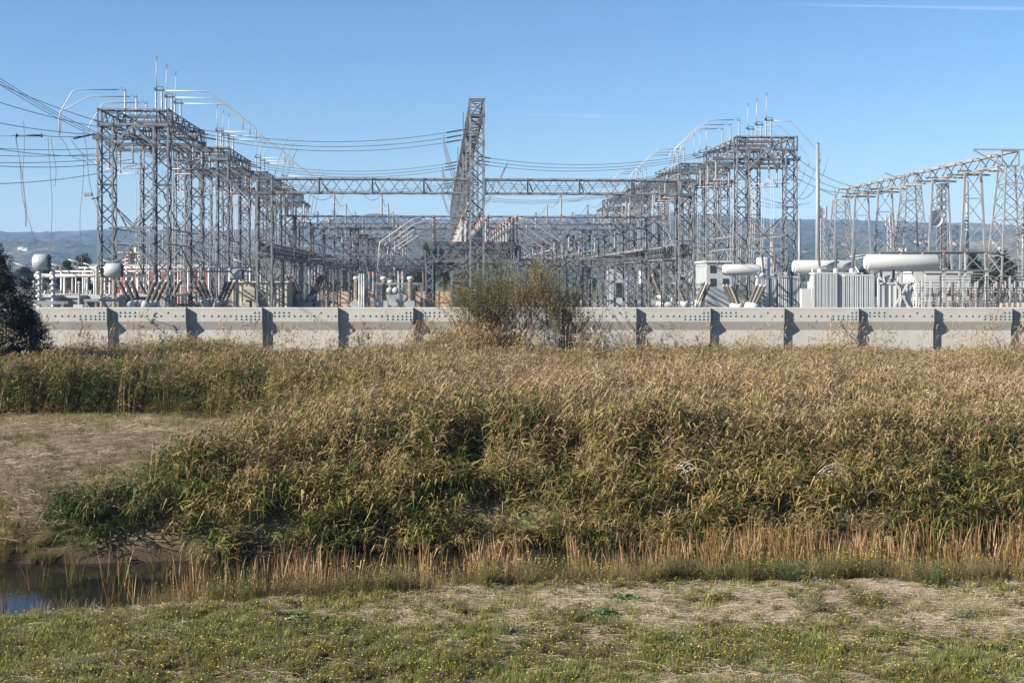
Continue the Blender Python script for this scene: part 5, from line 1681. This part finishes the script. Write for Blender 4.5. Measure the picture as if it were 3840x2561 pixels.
def bus_duct():
    Y = 131; a = PX(3300, 945, Y)
    g = empty("overhead_bus", (a.x, Y, YARD_Z), 0); tag(g, "high grey rigid bus on brown post insulators behind the largest conservator", "pipe bus")
    zt = a.z-YARD_Z; L_ = XP(3700, Y)-a.x
    pipe_part(g, [(-3.2, 0, zt-.55), (0, 0, zt-.05), (L_, 0, zt), (L_+2, 0, zt-.4)], .09, mt=M_WIRE)
    pipe_part(g, [(-2.5, .8, zt-.75), (.4, .8, zt-.2), (L_, .8, zt-.1)], .08, mt=M_WIRE)
    for i in range(6):
        x = i*L_/5
        insulator(g, (x, 0, zt-1.75), 1.65, r=.15, bands=2, sheds=12, mt=M_BROWN if i % 2 else M_INS)
        p = MB(); p.bar((x, 0, 0), (x, 0, zt-1.75), .3); p.build("post", M_GREYP, g)
    b = MB(); b.box(-.4, L_+.4, -.2, .2, zt-2.05, zt-1.85); b.build("beam", M_STEEL2, g)
bus_duct()

# ---------------------------------------------------------------- monopoles and antenna masts
def monopole(px, top, Y, w, label, arms=False):
    g = empty("steel_pole", (XP(px, Y), Y, YARD_Z), 0); tag(g, label, "pole", "steel monopoles")
    zt = ZP(top, Y)-YARD_Z; r = w/2*Y/F_PX
    m_ = MB(); m_.lathe([(r*1.25, 0), (r, zt*.6), (r*.85, zt)], 14); m_.build("shaft", mat("pole_steel", (.22, .25, .28), .5, .2, .06, .6), g, True)
    c = MB(); c.lathe([(r*.95, zt), (r*.95, zt+.08), (r*.3, zt+.12)], 12); c.build("cap", M_STEEL2, g)
    pg = MB()
    for i in range(int(zt/.6)): pg.bar((r*.95, 0, .6*i), (r*.95+.18, 0, .6*i), .03)
    pg.build("step_bolts", M_STEEL2, g)
monopole(3066, 540, 146, 16, "tall grey steel monopole between the green-headed gantry and the line gantry")
monopole(3627, 682, 172, 12, "pale steel monopole behind the legs of the line gantry")
monopole(2998, 825, 150, 10, "short grey steel monopole beside the tall one")
monopole(2893, 845, 165, 9, "slim pale pole inside the green-headed gantry")
monopole(3836, 760, 160, 10, "pale steel pole beyond the line gantry's front tower")
monopole(2730, 880, 190, 7, "slim distant pole behind the left transformer")
def mast(px, top, Y, w, label, dish=None, panels=False):
    g = empty("antenna_mast", (XP(px, Y), Y, YARD_Z), .3); tag(g, label, "mast", "lattice antenna masts")
    zt = ZP(top, Y)-YARD_Z; wm = w*Y/F_PX
    lattice(g, "shaft", (0, 0, 0), (0, 0, zt), wm, wm, max(8, int(zt/(wm*1.1))), .16, .10, (0, 1, 0), M_PIPE if panels else M_STEEL, True, 0, "leg")
    if dish:
        z = ZP(dish, Y)-YARD_Z
        d = MB(); d.lathe([(.05, .2), (.8, .1), (1.5, -.35), (1.6, -.4), (1.5, -.3), (.7, .2), (.05, .3)], 20, axis='Y', at=(-wm/2-1.5, -1.0, z)); do = d.build("dish", M_WHITE, g, True)
        for zz in (z+.7, z-.7):
            b = MB(); b.bar((-wm/2, -.3, zz), (-wm/2-1.6, -.6, zz), .14); b.build("dish_bracket", M_DARK, g)
    if panels:
        for k in range(5):
            a = k*1.256
            p = MB(); p.box(-.16, .16, -.1, .1, 0, 2.4)
            p.build("antenna_panel", M_WHITE, g, False, (math.cos(a)*wm*.8, math.sin(a)*wm*.8, zt-1.9))
mast(3530, 690, 230, 26, "lattice mast with a white drum dish behind the line gantry", dish=822)
mast(3082, 783, 260, 24, "pale lattice mast crowned with antenna panels beside the tall monopole", panels=True)
mast(3345, 815, 280, 26, "pale lattice mast with panels beyond the middle tower of the line gantry", panels=True)
mast(3560, 850, 330, 46, "wide squat lattice tower far behind the dish mast")

# ---------------------------------------------------------------- sheds, walls, buildings
def cream_shed():
    Y = 134.0; x0, x1 = XP(862, Y), XP(1078, Y)
    g = empty("control_shed", (x0, Y, YARD_Z), 0); tag(g, "cream ribbed metal control shed behind the flood wall", "shed")
    zt = ZP(1060, Y)-YARD_Z; w = x1-x0
    wl_ = MB(); corrugated(wl_, 0, w, 0, 0, zt, .42, .06); wl_.box(0, w, .003, 5, 0, zt); wl_.build("wall", M_CREAM, g)
    rf = MB(); rf.box(-.15, w+.15, -.2, 5.2, zt, zt+.14); rf.build("roof", mat("shed_roof", (.48, .46, .40), .6), g)
    for (a, b_, c, d, nm) in ((1.55, 2.75, zt*.62, zt*.92, "air_conditioner"), (2.5, 3.1, zt*.4, zt*.62, "junction_box"), (1.3, 2.2, zt*.34, zt*.58, "junction_box")):
        m_ = MB(); m_.box(a, b_, -.55, -.07, c, d)
        for q in range(5): m_.box(a+.06, b_-.06, -.57, -.55, c+.08+q*(d-c-.16)/5, c+.08+q*(d-c-.16)/5+.04)
        m_.build(nm, M_CREAM, g)
cream_shed()
def block_wall():
    Y = 205; x0, x1 = XP(1180, Y), XP(1690, Y)
    g = empty("yard_wall", (x0, Y, YARD_Z), 0); tag(g, "tan block wall at the back of the yard behind the instrument transformers", "wall")
    zt = ZP(1094, Y)-YARD_Z; n = 11; w = (x1-x0)/n
    for i in range(n):
        p = MB(); p.box(i*w+.05, (i+1)*w-.05, 0, .3, -.5, zt); pn = p.build("panel", M_TAN, g)
        q = MB(); q.box(i*w-.16, i*w+.04, -.1, .4, -.5, zt+.15); q.build("pillar", M_TAN, g)
    r_ = MB(); r_.tube([(0, -.15, zt*.5), (x1-x0, -.15, zt*.5)], .05, 5); r_.build("rail", M_PIPE, g)
block_wall()
def fire_walls():
    for (px0, px1, top, Y, lb) in ((100, 205, 1106, 124, "grey concrete fire wall beside the pale line trap"), (208, 300, 1108, 126, "grey concrete fire wall in the gap before the floodlight gantry"), (305, 445, 1105, 128, "wide grey concrete fire wall behind the slim tan insulator"), (470, 620, 1104, 132, "grey concrete fire wall behind the floodlight gantry's breaker")):
        x0, x1 = XP(px0, Y), XP(px1, Y); g = empty("fire_wall", (x0, Y, YARD_Z), 0); tag(g, lb, "wall", "concrete fire walls")
        zt = ZP(top, Y)-YARD_Z; w = x1-x0; n = 3
        for i in range(n):
            p = MB(); p.box(i*w/n+.02, (i+1)*w/n-.02, .12*(i % 2), 2.0+.12*(i % 2), -.3, zt-.25); p.build("panel", M_DCONC, g)
        c = MB(); c.box(-.1, w+.1, -.15, 9.5, zt-.25, zt); c.build("cap", M_CONC, g)
fire_walls()
def box_building(name, px0, px1, top, Y, depth, mt, label, cat="building", roof=None, wins=None, pitch=0, group=None, band=None, ground_z=None):
    gz = YARD_Z if ground_z is None else ground_z
    x0, x1 = XP(px0, Y), XP(px1, Y); g = empty(name, (x0, Y, gz), 0); tag(g, label, cat, group)
    zt = ZP(top, Y)-gz; w = x1-x0
    m_ = MB(); m_.box(0, w, 0, depth, -.5, zt-(pitch*.5 if pitch else 0)); m_.build("wall", mt, g)
    r_ = MB()
    if pitch:
        z1 = zt-pitch*.5
        r_.add([(-.4, -.4, z1), (w+.4, -.4, z1), (w+.4, depth+.4, z1), (-.4, depth+.4, z1), (-.2, depth*.5, z1+pitch), (w+.2, depth*.5, z1+pitch)], [(0,1,5,4),(2,3,4,5),(1,2,5),(3,0,4),(3,2,1,0)])
    else:
        r_.box(-.2, w+.2, -.2, depth+.2, zt, zt+max(.25, zt*.025))
    r_.build("roof", roof or M_CONC, g)
    if wins:
        nc, nr, ww, wh, glass, z0 = wins
        for i in range(nc):
            for j in range(nr):
                cx = w*(i+.5)/nc; cz = z0+(zt-z0)*(j+.5)/nr
                q = MB(); q.box(cx-ww/2, cx+ww/2, -.06, .0, cz-wh/2, cz+wh/2); fo = q.build("window", glass, g)
    return g
GLASS = mat("dark_glazing", (.035, .045, .055), .15, 0, .2, .3, spec=.6)
box_building("white_building", 2290, 2352, 985, 175, 10, mat("pale_grey_siding", (.34, .38, .44), .6), "narrow pale grey building wall behind the right trestle", wins=(1, 1, 1.2, 2.0, GLASS, 0))
box_building("white_building", 2650, 2745, 985, 168, 10, M_GREYP, "white block building behind the left transformer", wins=(2, 2, .8, 1.0, GLASS, 4))
box_building("white_building", 3470, 3640, 1024, 150, 12, M_WHITE, "white sided building behind the low dark rack", wins=(5, 1, .5, .9, GLASS, 1.5))
box_building("storage_shed", 1745, 1800, 1088, 300, 10, M_WHITE, "small white roofed shed glimpsed beyond the bus rack", pitch=2)
# cylindrical cooling unit with vents
def silo():
    Y = 137; g = empty("storage_tank", (XP(2862, Y), Y, YARD_Z), 0); tag(g, "white upright cylindrical tank behind the left transformer's conservator", "tank")
    zt = ZP(965, Y)-YARD_Z
    m_ = MB(); m_.lathe([(.75, 0), (.75, zt-.1), (.6, zt)], 20); m_.build("shell", M_WHITE, g, True)
    b = MB(); b.lathe([(.77, zt*.55), (.77, zt*.60)], 20); b.build("vent_band", M_DARK, g)
silo()
# van half hidden by the right trestle
def van():
    Y = 150; g = empty("parked_van", (XP(2330, Y), Y, YARD_Z), .1); tag(g, "white parked van half hidden behind the right trestle's columns", "van")
    b = MB(); pr = [(-2.4, .35), (2.4, .35), (2.45, 1.0), (1.7, 1.2), (1.1, 1.95), (-2.3, 2.0), (-2.4, 1.2)]
    vs_ = [(x, s*.95, z) for s in (-1, 1) for (x, z) in pr]; n = len(pr)
    b.add(vs_, [tuple(range(n)), tuple(range(2*n-1, n-1, -1))]+[(i, n+i, n+(i+1) % n, (i+1) % n) for i in range(n)]); b.build("body", M_WHITE, g)
    for (a, c) in ((-1.9, -.6), (-.4, .9)):
        w_ = MB(); w_.box(a, c, -.97, -.945, 1.25, 1.8); w_.build("window", GLASS, g)
    for sx in (-1.5, 1.5):
        for sy in (-.85, .85):
            t = MB(); t.lathe([(.2, -.12), (.36, -.1), (.36, .1), (.2, .12)], 16, axis='Y', at=(sx, sy, .36)); t.build("wheel", M_DARK, g)
van()
# ---------------------------------------------------------------- trees
M_BARK = mat("bark", (.12, .09, .07), .9, 0, .25, 4)
M_WILLOW = leaf_mat("willow_leaves", [(0.0, (.10, .105, .035)), (.4, (.22, .205, .08)), (.7, (.34, .26, .11)), (1.0, (.36, .21, .11))], transl=.3, inst=0)
M_OAK = leaf_mat("evergreen_leaves", [(0.0, (.005, .012, .008)), (.5, (.012, .026, .013)), (1.0, (.03, .05, .02))], transl=.10, inst=0, rough=.75)
M_TREE = leaf_mat("town_tree_leaves", [(0.0, (.018, .032, .012)), (.4, (.05, .075, .022)), (.7, (.10, .11, .03)), (1.0, (.20, .15, .045))], transl=.2, inst=1.0)
def leaf_cloud(r, centres, n, leaf, col, aspect=.45, squash=1.0, shell=.55, droop=0.0):
    L_ = Leafy()
    tot = sum(c[3]**2 for c in centres)
    for (cx, cy, cz, rad) in centres:
        k = int(n*rad*rad/tot); tone = r.gauss(0, .10)
        for _ in range(k):
            while True:
                x, y, z = r.uniform(-1, 1), r.uniform(-1, 1), r.uniform(-1, 1)
                d = math.sqrt(x*x+y*y+z*z)
                if .05 < d <= 1: break
            f = (shell+(1-shell)*r.random())/d*min(1, d+.35)
            px, py, pz = cx+x*f*rad, cy+y*f*rad, cz+z*f*rad*squash
            az = r.uniform(0, 6.28); ll = leaf*r.uniform(.6, 1.4); up = r.uniform(-.7, .6)-droop
            u = (math.cos(az)*ll, math.sin(az)*ll, up*ll)
            L_.ribbon([(px, py, pz), (px+u[0]*.5, py+u[1]*.5, pz+u[2]*.5+.1*ll), (px+u[0], py+u[1], pz+u[2])], leaf*aspect, r.gauss(col, .17)+tone, 0, (-u[1]+r.uniform(-.3, .3)*ll, u[0], r.uniform(-.8, .8)*ll))
    return L_
def branch_tubes(mb, r, p, d, length, rad, depth, tips, bend=.25, split=2):
    pts = [Vector(p)]; rr = [rad]
    for s in range(4):
        d = (d+Vector((r.uniform(-bend, bend), r.uniform(-bend, bend), r.uniform(-.05, .12)))).normalized()
        pts.append(pts[-1]+d*length/4); rr.append(rad*(1-.13*(s+1)))
    mb.tube(pts, rr, 5 if depth > 1 else 4, caps=False)
    tips += [(pts[2], d), (pts[4], d)] if depth <= 1 else []
    if depth > 0:
        for k in range(split):
            s = r.choice((2, 3, 4)); a = r.uniform(0, 6.28); sp = r.uniform(.35, .75)
            nd = (d+Vector((math.cos(a)*sp, math.sin(a)*sp, r.uniform(-.05, .3)))).normalized()
            branch_tubes(mb, r, pts[s], nd, length*r.uniform(.62, .82), rr[s]*.62, depth-1, tips, bend, split)
def willow():
    r = random.Random(31)
    Y = 96.2; x0 = XP(1960, Y); gz = float(ground(x0, Y))
    g = empty("willow_tree", (x0, Y, gz), 0)
    tag(g, "feathery olive and rust willow growing in front of the flood wall", "tree")
    mb = MB(); tips = []
    for k in range(26):
        a = r.uniform(0, 6.28); bx = r.uniform(-3.4, 3.9); by = r.uniform(-1.0, .9)
        lean = bx*.07+r.uniform(-.16, .18)
        reach = 1.0-.055*abs(bx-.8)
        branch_tubes(mb, r, (bx, by, 0), Vector((lean, math.sin(a)*.15, 1)).normalized(), r.uniform(3.0, 4.0)*reach, r.uniform(.05, .085), 3, tips, .17, 3)
    # leaning bare stems at the right
    for k in range(9):
        branch_tubes(mb, r, (3.2+r.uniform(-.5, .5), r.uniform(-.6, .4), .2), Vector((.9+r.uniform(-.3, .25), r.uniform(-.2, .2), 1)).normalized(), r.uniform(2.2, 3.0), .035, 2, tips, .16, 3)
    mb.build("trunk", M_BARK, g)
    L_ = Leafy()
    for (p, d) in tips:
        dens = 22 if p.z > 2.2 else 16
        if p.x > 4.4: dens = 6
        tone = .42+.22*math.sin(p.x*.8+1)+r.gauss(0, .1)
        # a leafy wand
        q = p.copy(); dd = (d+Vector((r.uniform(-.3, .3), r.uniform(-.3, .3), .35))).normalized()
        for i in range(dens):
            q = q+dd*.075
            az = r.uniform(0, 6.28); ll = r.uniform(.11, .21)
            u = Vector((math.cos(az)*ll*.7, math.sin(az)*ll*.7, ll*r.uniform(.0, .9)))
            L_.ribbon([q, q+u*.5, q+u], .05, tone+r.gauss(0, .12), 0, (-u.y, u.x, r.uniform(-.08, .08)))
    cr = obj("crown", L_.mesh("crown", M_WILLOW), g)
willow()
def dark_tree():
    r = random.Random(77)
    Y = 85.0; x0 = XP(-75, Y); gz = float(ground(x0, Y))
    g = empty("evergreen_tree", (x0, Y, gz), 0)
    tag(g, "dense dark evergreen tree standing before the end of the flood wall", "tree")
    mb = MB(); tips = []
    mb.tube([(0, 0, -.2), (.1, 0, 1.5), (0, .1, 4), (.1, 0, 7)], [.32, .28, .2, .08], 9)
    for k in range(12):
        a = k*2.4; z = 1.2+k*.45
        branch_tubes(mb, r, (0, 0, z), Vector((math.cos(a), math.sin(a), .5)).normalized(), 2.6-.12*k, .10, 1, tips, .2, 2)
    mb.build("trunk", M_BARK, g)
    cs = []
    for k in range(95):
        t = r.random(); z = .9+9.4*t
        rad = np.interp(z, [0, 2, 4.5, 7, 9, 10.3], [3.0, 4.1, 4.3, 3.3, 1.8, .4])
        a = r.uniform(0, 6.28); d = rad*math.sqrt(r.uniform(.25, 1))
        cs.append((math.cos(a)*d, math.sin(a)*d*.9, z, r.uniform(.55, 1.15)))
    obj("crown", leaf_cloud(r, cs, 60000, .16, .45, .5).mesh("crown", M_OAK), g)
dark_tree()
# town trees beyond the yard: a few shapes, each copy a tree of its own
def tree_kind(seed, kind):
    r = random.Random(seed); cs = []
    for k in range(26):
        a = r.uniform(0, 6.28); t = r.random()
        if kind == 0: rad = math.sin(math.pi*min(.97, t*.85+.15))*.5; z = .22+.78*t
        else: rad = (1-t)*.30+.02; z = .1+.9*t
        d = rad*math.sqrt(r.random())
        cs.append((math.cos(a)*d, math.sin(a)*d, z, r.uniform(.10, .19)*(1 if kind == 0 else .7)))
    crown = leaf_cloud(r, cs, 3600, .05, .32, .7).mesh("crown", M_TREE)
    mb = MB(); mb.tube([(0, 0, -.05), (0, 0, .3), (.01, 0, .7)], [.03, .024, .008], 7)
    for k in range(5):
        a = k*1.3; mb.tube([(0, 0, .2+.08*k), (math.cos(a)*.12, math.sin(a)*.12, .34+.09*k)], [.012, .004], 5)
    return crown, mb.mesh("trunk", M_BARK)
TK = [tree_kind(10, 0), tree_kind(11, 0), tree_kind(12, 0), tree_kind(13, 1)]
def town_tree(px, top, Y, width, k, label, group="trees beyond the yard"):
    h = ZP(top, Y)-YARD_Z
    g = empty("town_tree", (XP(px, Y), Y, YARD_Z), (px*.7) % 6.28); tag(g, label, "tree", group)
    cr, tr = TK[k]
    w = width*Y/F_PX
    sx = w/1.15
    for nm, me in (("crown", cr), ("trunk", tr)):
        o = obj(nm, me, g); o.scale = (sx if nm == "crown" else h, sx if nm == "crown" else h, h*.96)
for (px, top, Y, w, k, lb) in (
    (315, 955, 330, 150, 0, "round green tree behind the slim tan insulator"), (250, 985, 360, 120, 1, "lower bushy tree beside the round green tree"),
    (400, 990, 420, 110, 2, "leafy tree behind the line trap inside the gantry"), (700, 1005, 300, 90, 1, "yellowing tree behind the floodlight gantry's rear legs"),
    (790, 1000, 310, 100, 2, "green tree between the red building and the cream shed"), (945, 945, 260, 110, 0, "tall dark tree behind the cream shed"),
    (1015, 985, 280, 95, 1, "ochre tinged tree at the cream shed's far end"), (1225, 1012, 270, 95, 0, "green tree through the left trestle columns"),
    (1290, 1020, 265, 90, 2, "bushy tree behind the triple conduit"), (1385, 1010, 300, 100, 1, "dark tree behind the grey post insulators"),
    (1475, 985, 330, 110, 0, "tall dark tree behind the stub tower"), (1560, 992, 340, 110, 2, "broad dark tree near the palm"),
    (1660, 1010, 420, 100, 1, "tree far beyond the bus rack"), (1870, 1005, 420, 130, 0, "tree behind the willow beyond the rack"), (2010, 1012, 400, 120, 2, "hidden tree behind the willow's crown"),
    (2200, 1002, 330, 100, 1, "tree beside the white shed end"), (2640, 985, 300, 80, 0, "tree behind the white block building"), (2460, 1000, 380, 110, 2, "tree through the right portal columns"),
    (3520, 975, 330, 160, 0, "wide dark tree right of the dish mast"), (3640, 960, 300, 180, 1, "wide dark tree behind the pale monopole"), (3760, 950, 310, 190, 2, "large dark tree behind the line gantry's front tower"), (3880, 955, 320, 200, 0, "dark tree beyond the line gantry's front tower"),
    (3430, 1000, 380, 130, 2, "low dark tree behind the largest conservator"), (3230, 1015, 420, 120, 1, "low tree beyond the radiators"), (3120, 1018, 450, 120, 0, "low tree behind the conservators"),
    (2960, 1018, 460, 120, 2, "low tree behind the tall monopole"), (560, 1012, 460, 120, 0, "low tree in front of the apartment tower"), (170, 1000, 450, 120, 2, "low tree behind the pale line trap"), (90, 1005, 420, 140, 1, "low tree beside the dark evergreen"), (640, 1000, 470, 100, 3, "pointed conifer behind the red building"), (335, 990, 520, 40, 3, "slim conifer beside the round green tree"), (215, 985, 540, 46, 3, "slim conifer on the hill's foot beside the line trap")):
    town_tree(px, top, Y, w, k, lb)
def palm():
    Y = 300; g = empty("palm_tree", (XP(1587, Y), Y, YARD_Z)); tag(g, "single fan palm beside the dark bus rack's outer column", "tree")
    zt = ZP(985, Y)-YARD_Z; r = random.Random(4)
    mb = MB(); mb.tube([(0, 0, 0), (.1, 0, zt*.5), (0, 0, zt)], [.35, .28, .3], 8); mb.build("trunk", M_BARK, g)
    L_ = Leafy()
    for k in range(70):
        a = r.uniform(0, 6.28); e = r.uniform(-1.1, 1.2); ll = r.uniform(1.2, 2.0)
        u = Vector((math.cos(a)*math.cos(e), math.sin(a)*math.cos(e), math.sin(e)))*ll
        L_.ribbon([(0, 0, zt), Vector((0, 0, zt))+u*.6+Vector((0, 0, .1)), Vector((0, 0, zt-.3))+u], .35, .75 if e < -.2 else .3)
    obj("crown", L_.mesh("crown", M_TREE), g)
palm()

# ---------------------------------------------------------------- town buildings
M_BRICK = mat("red_brick", (.33, .075, .05), .8, 0, .12, .6)
def red_building():
    Y = 230; x0, x1 = XP(405, Y), XP(775, Y)
    g = empty("brick_building", (x0, Y, YARD_Z), 0); tag(g, "long red brick building with arched windows behind the floodlight gantry", "building")
    zt = ZP(1000, Y)-YARD_Z; w = x1-x0
    m_ = MB(); m_.box(0, w, 0, 12, -.3, zt); m_.build("wall", M_BRICK, g)
    c = MB(); c.box(-.3, w+.3, -.35, 12.3, zt, zt+.35); c.box(-.1, w+.1, -.2, 0, zt*.52, zt*.52+.22); c.build("cornice", M_WHITE, g)
    for i in range(7):
        cx = w*(i+.5)/7
        for z0, hh in ((.6, 2.0), (zt*.52+.6, 2.2)):
            q = MB(); pr = [(-.8, z0), (.8, z0), (.8, z0+hh*.72)]+[(.8*math.cos(a), z0+hh*.72+.55*math.sin(a)) for a in (.5, 1.05, 1.57, 2.1, 2.64)]+[(-.8, z0+hh*.72)]
            n = len(pr)
            q.add([(cx+x, -.08, z) for (x, z) in pr]+[(cx+x, .0, z) for (x, z) in pr], [tuple(range(n))]+[(i_, n+i_, n+(i_+1) % n, (i_+1) % n) for i_ in range(n)])
            wd = q.build("window", GLASS, g)
            s = MB(); s.box(cx-.95, cx+.95, -.16, -.02, z0-.18, z0-.02); s.build("sill", M_WHITE, wd)
red_building()
def apartments():
    Y = 900; x0 = XP(450, Y)
    g = empty("apartment_block", (x0, Y, YARD_Z), 0); tag(g, "pinkish apartment tower with stacked balconies at the foot of the hills", "building")
    mp = mat("pink_stucco", (.50, .36, .29), .8, 0, .05); ml = mat("pale_stucco", (.66, .58, .48), .8, 0, .05)
    zt = ZP(950, Y)-YARD_Z
    segs = ((450, 473, 0), (473, 488, -3), (488, 520, 1), (520, 534, -3))
    for (a, b_, dv) in segs:
        m_ = MB(); m_.box(XP(a, Y)-x0, XP(b_, Y)-x0, dv, 16, 0, zt); m_.build("wall", mp if dv >= 0 else ml, g)
        nf = 9
        for j in range(nf):
            z = zt*(j+.25)/nf
            if dv < 0:
                q = MB(); q.box(XP(a, Y)-x0+.2, XP(b_, Y)-x0-.2, dv-1.4, dv-.05, z, z+1.0); q.build("balcony", ml, g)
                q = MB(); q.box(XP(a, Y)-x0+.4, XP(b_, Y)-x0-.4, dv-.12, dv-.02, z+1.05, z+2.4); q.build("window", GLASS, g)
            else:
                n = 3
                for i in range(n):
                    x = XP(a, Y)-x0+(XP(b_, Y)-XP(a, Y))*(i+.5)/n
                    q = MB(); q.box(x-.6, x+.6, dv-.12, dv, z+.4, z+1.9); q.build("window", GLASS, g)
    r_ = MB(); r_.box(-.5, XP(534, Y)-x0+.5, -4, 16.5, zt, zt+1.0); r_.build("roof", mp, g)
    t = MB(); t.box(XP(497, Y)-x0, XP(504, Y)-x0, 3, 9, zt+1, zt+6); t.build("stair_tower", ml, g)
apartments()
# small houses on the lower slopes and the flat
def houses():
    r = random.Random(12)
    tones = [mat("white_stucco", (.68, .66, .62), .8), mat("beige_stucco", (.55, .48, .38), .8), mat("grey_stucco", (.45, .45, .46), .8)]
    roofs = [mat("brown_roof", (.16, .11, .085), .9), mat("grey_roof", (.2, .2, .2), .9), mat("clay_roof", (.32, .15, .09), .9)]
    tn = ("white", "beige", "grey"); rn = ("brown", "grey", "clay")
    spots = [(75, 940), (92, 943), (282, 965), (262, 970), (560, 985), (1100, 1000), (1180, 985), (2420, 985), (2550, 995), (2600, 970), (2680, 985), (3170, 925), (3440, 912), (3458, 914), (3480, 908), (3566, 915), (3590, 920), (3700, 915), (3716, 912), (3735, 916), (3760, 935), (3800, 940), (3610, 945), (3385, 940), (2900, 960), (3020, 950), (3110, 940), (355, 968)]
    for i, (px, py) in enumerate(spots):
        Y = 2450+((1050-py)*9) % 900 if py < 960 else 1500+(i*137) % 700
        gz = ZP(py, Y)
        # rest on the slope
        ix = int(np.clip(np.searchsorted(HX[0], XP(px, Y)), 1, HX.shape[1]-1))
        if py < 960:
            col_ = HZ[:, ix]; zz = H_CAM+(HOR-py)/F_PX*HY[:, ix]
            hit = np.where(col_ > zz)[0]
            if len(hit) == 0: continue
            Y = float(HY[hit[0], ix])-6; gz = float(np.interp(Y+4, HY[:, ix], col_))-1.0
        else:
            gz = YARD_Z
        a, b_ = r.randrange(3), r.randrange(3)
        w = r.uniform(11, 17); h = r.uniform(5, 8) if py < 960 else ZP(py, Y)-YARD_Z
        h = max(4, min(h, 40))
        g = empty("house", (XP(px, Y), Y, gz), r.uniform(-.3, .3))
        tag(g, "%s house with a %s roof among trees at the foot of the hills" % (tn[a], rn[b_]), "house", "houses below the hills, %s walls %s roof" % (tn[a], rn[b_]))
        m_ = MB(); m_.box(-w/2, w/2, 0, 9, -2, h*.7); m_.build("wall", tones[a], g)
        q = MB(); z1 = h*.7; q.add([(-w/2-.4, -.4, z1), (w/2+.4, -.4, z1), (w/2+.4, 9.4, z1), (-w/2-.4, 9.4, z1), (-w/2, 4.5, z1+2.4), (w/2, 4.5, z1+2.4)], [(0,1,5,4),(2,3,4,5),(1,2,5),(3,0,4),(3,2,1,0)]); q.build("roof", roofs[b_], g)
        for k in (-.25, .25):
            q = MB(); q.box(w*k-.9, w*k+.9, -.12, 0, h*.25, h*.5); q.build("window", GLASS, g)
houses()

# ---------------------------------------------------------------- haze
def haze():
    mb = MB(); mb.box(-7000, 7000, -500, 9200, -2.5, 300)
    m = bpy.data.materials.new("haze_air"); m.use_nodes = True
    N = m.node_tree.nodes; N.clear()
    out = N.new("ShaderNodeOutputMaterial"); v = N.new("ShaderNodeVolumePrincipled")
    v.inputs["Color"].default_value = (.36, .57, 1.0, 1)
    v.inputs["Density"].default_value = .00011
    v.inputs["Anisotropy"].default_value = .0
    m.node_tree.links.new(v.outputs[0], out.inputs["Volume"])
    o = mb.build("haze", m)
    o["kind"] = "stuff"; o["label"] = "pale blue haze in the air before the hills"
haze()
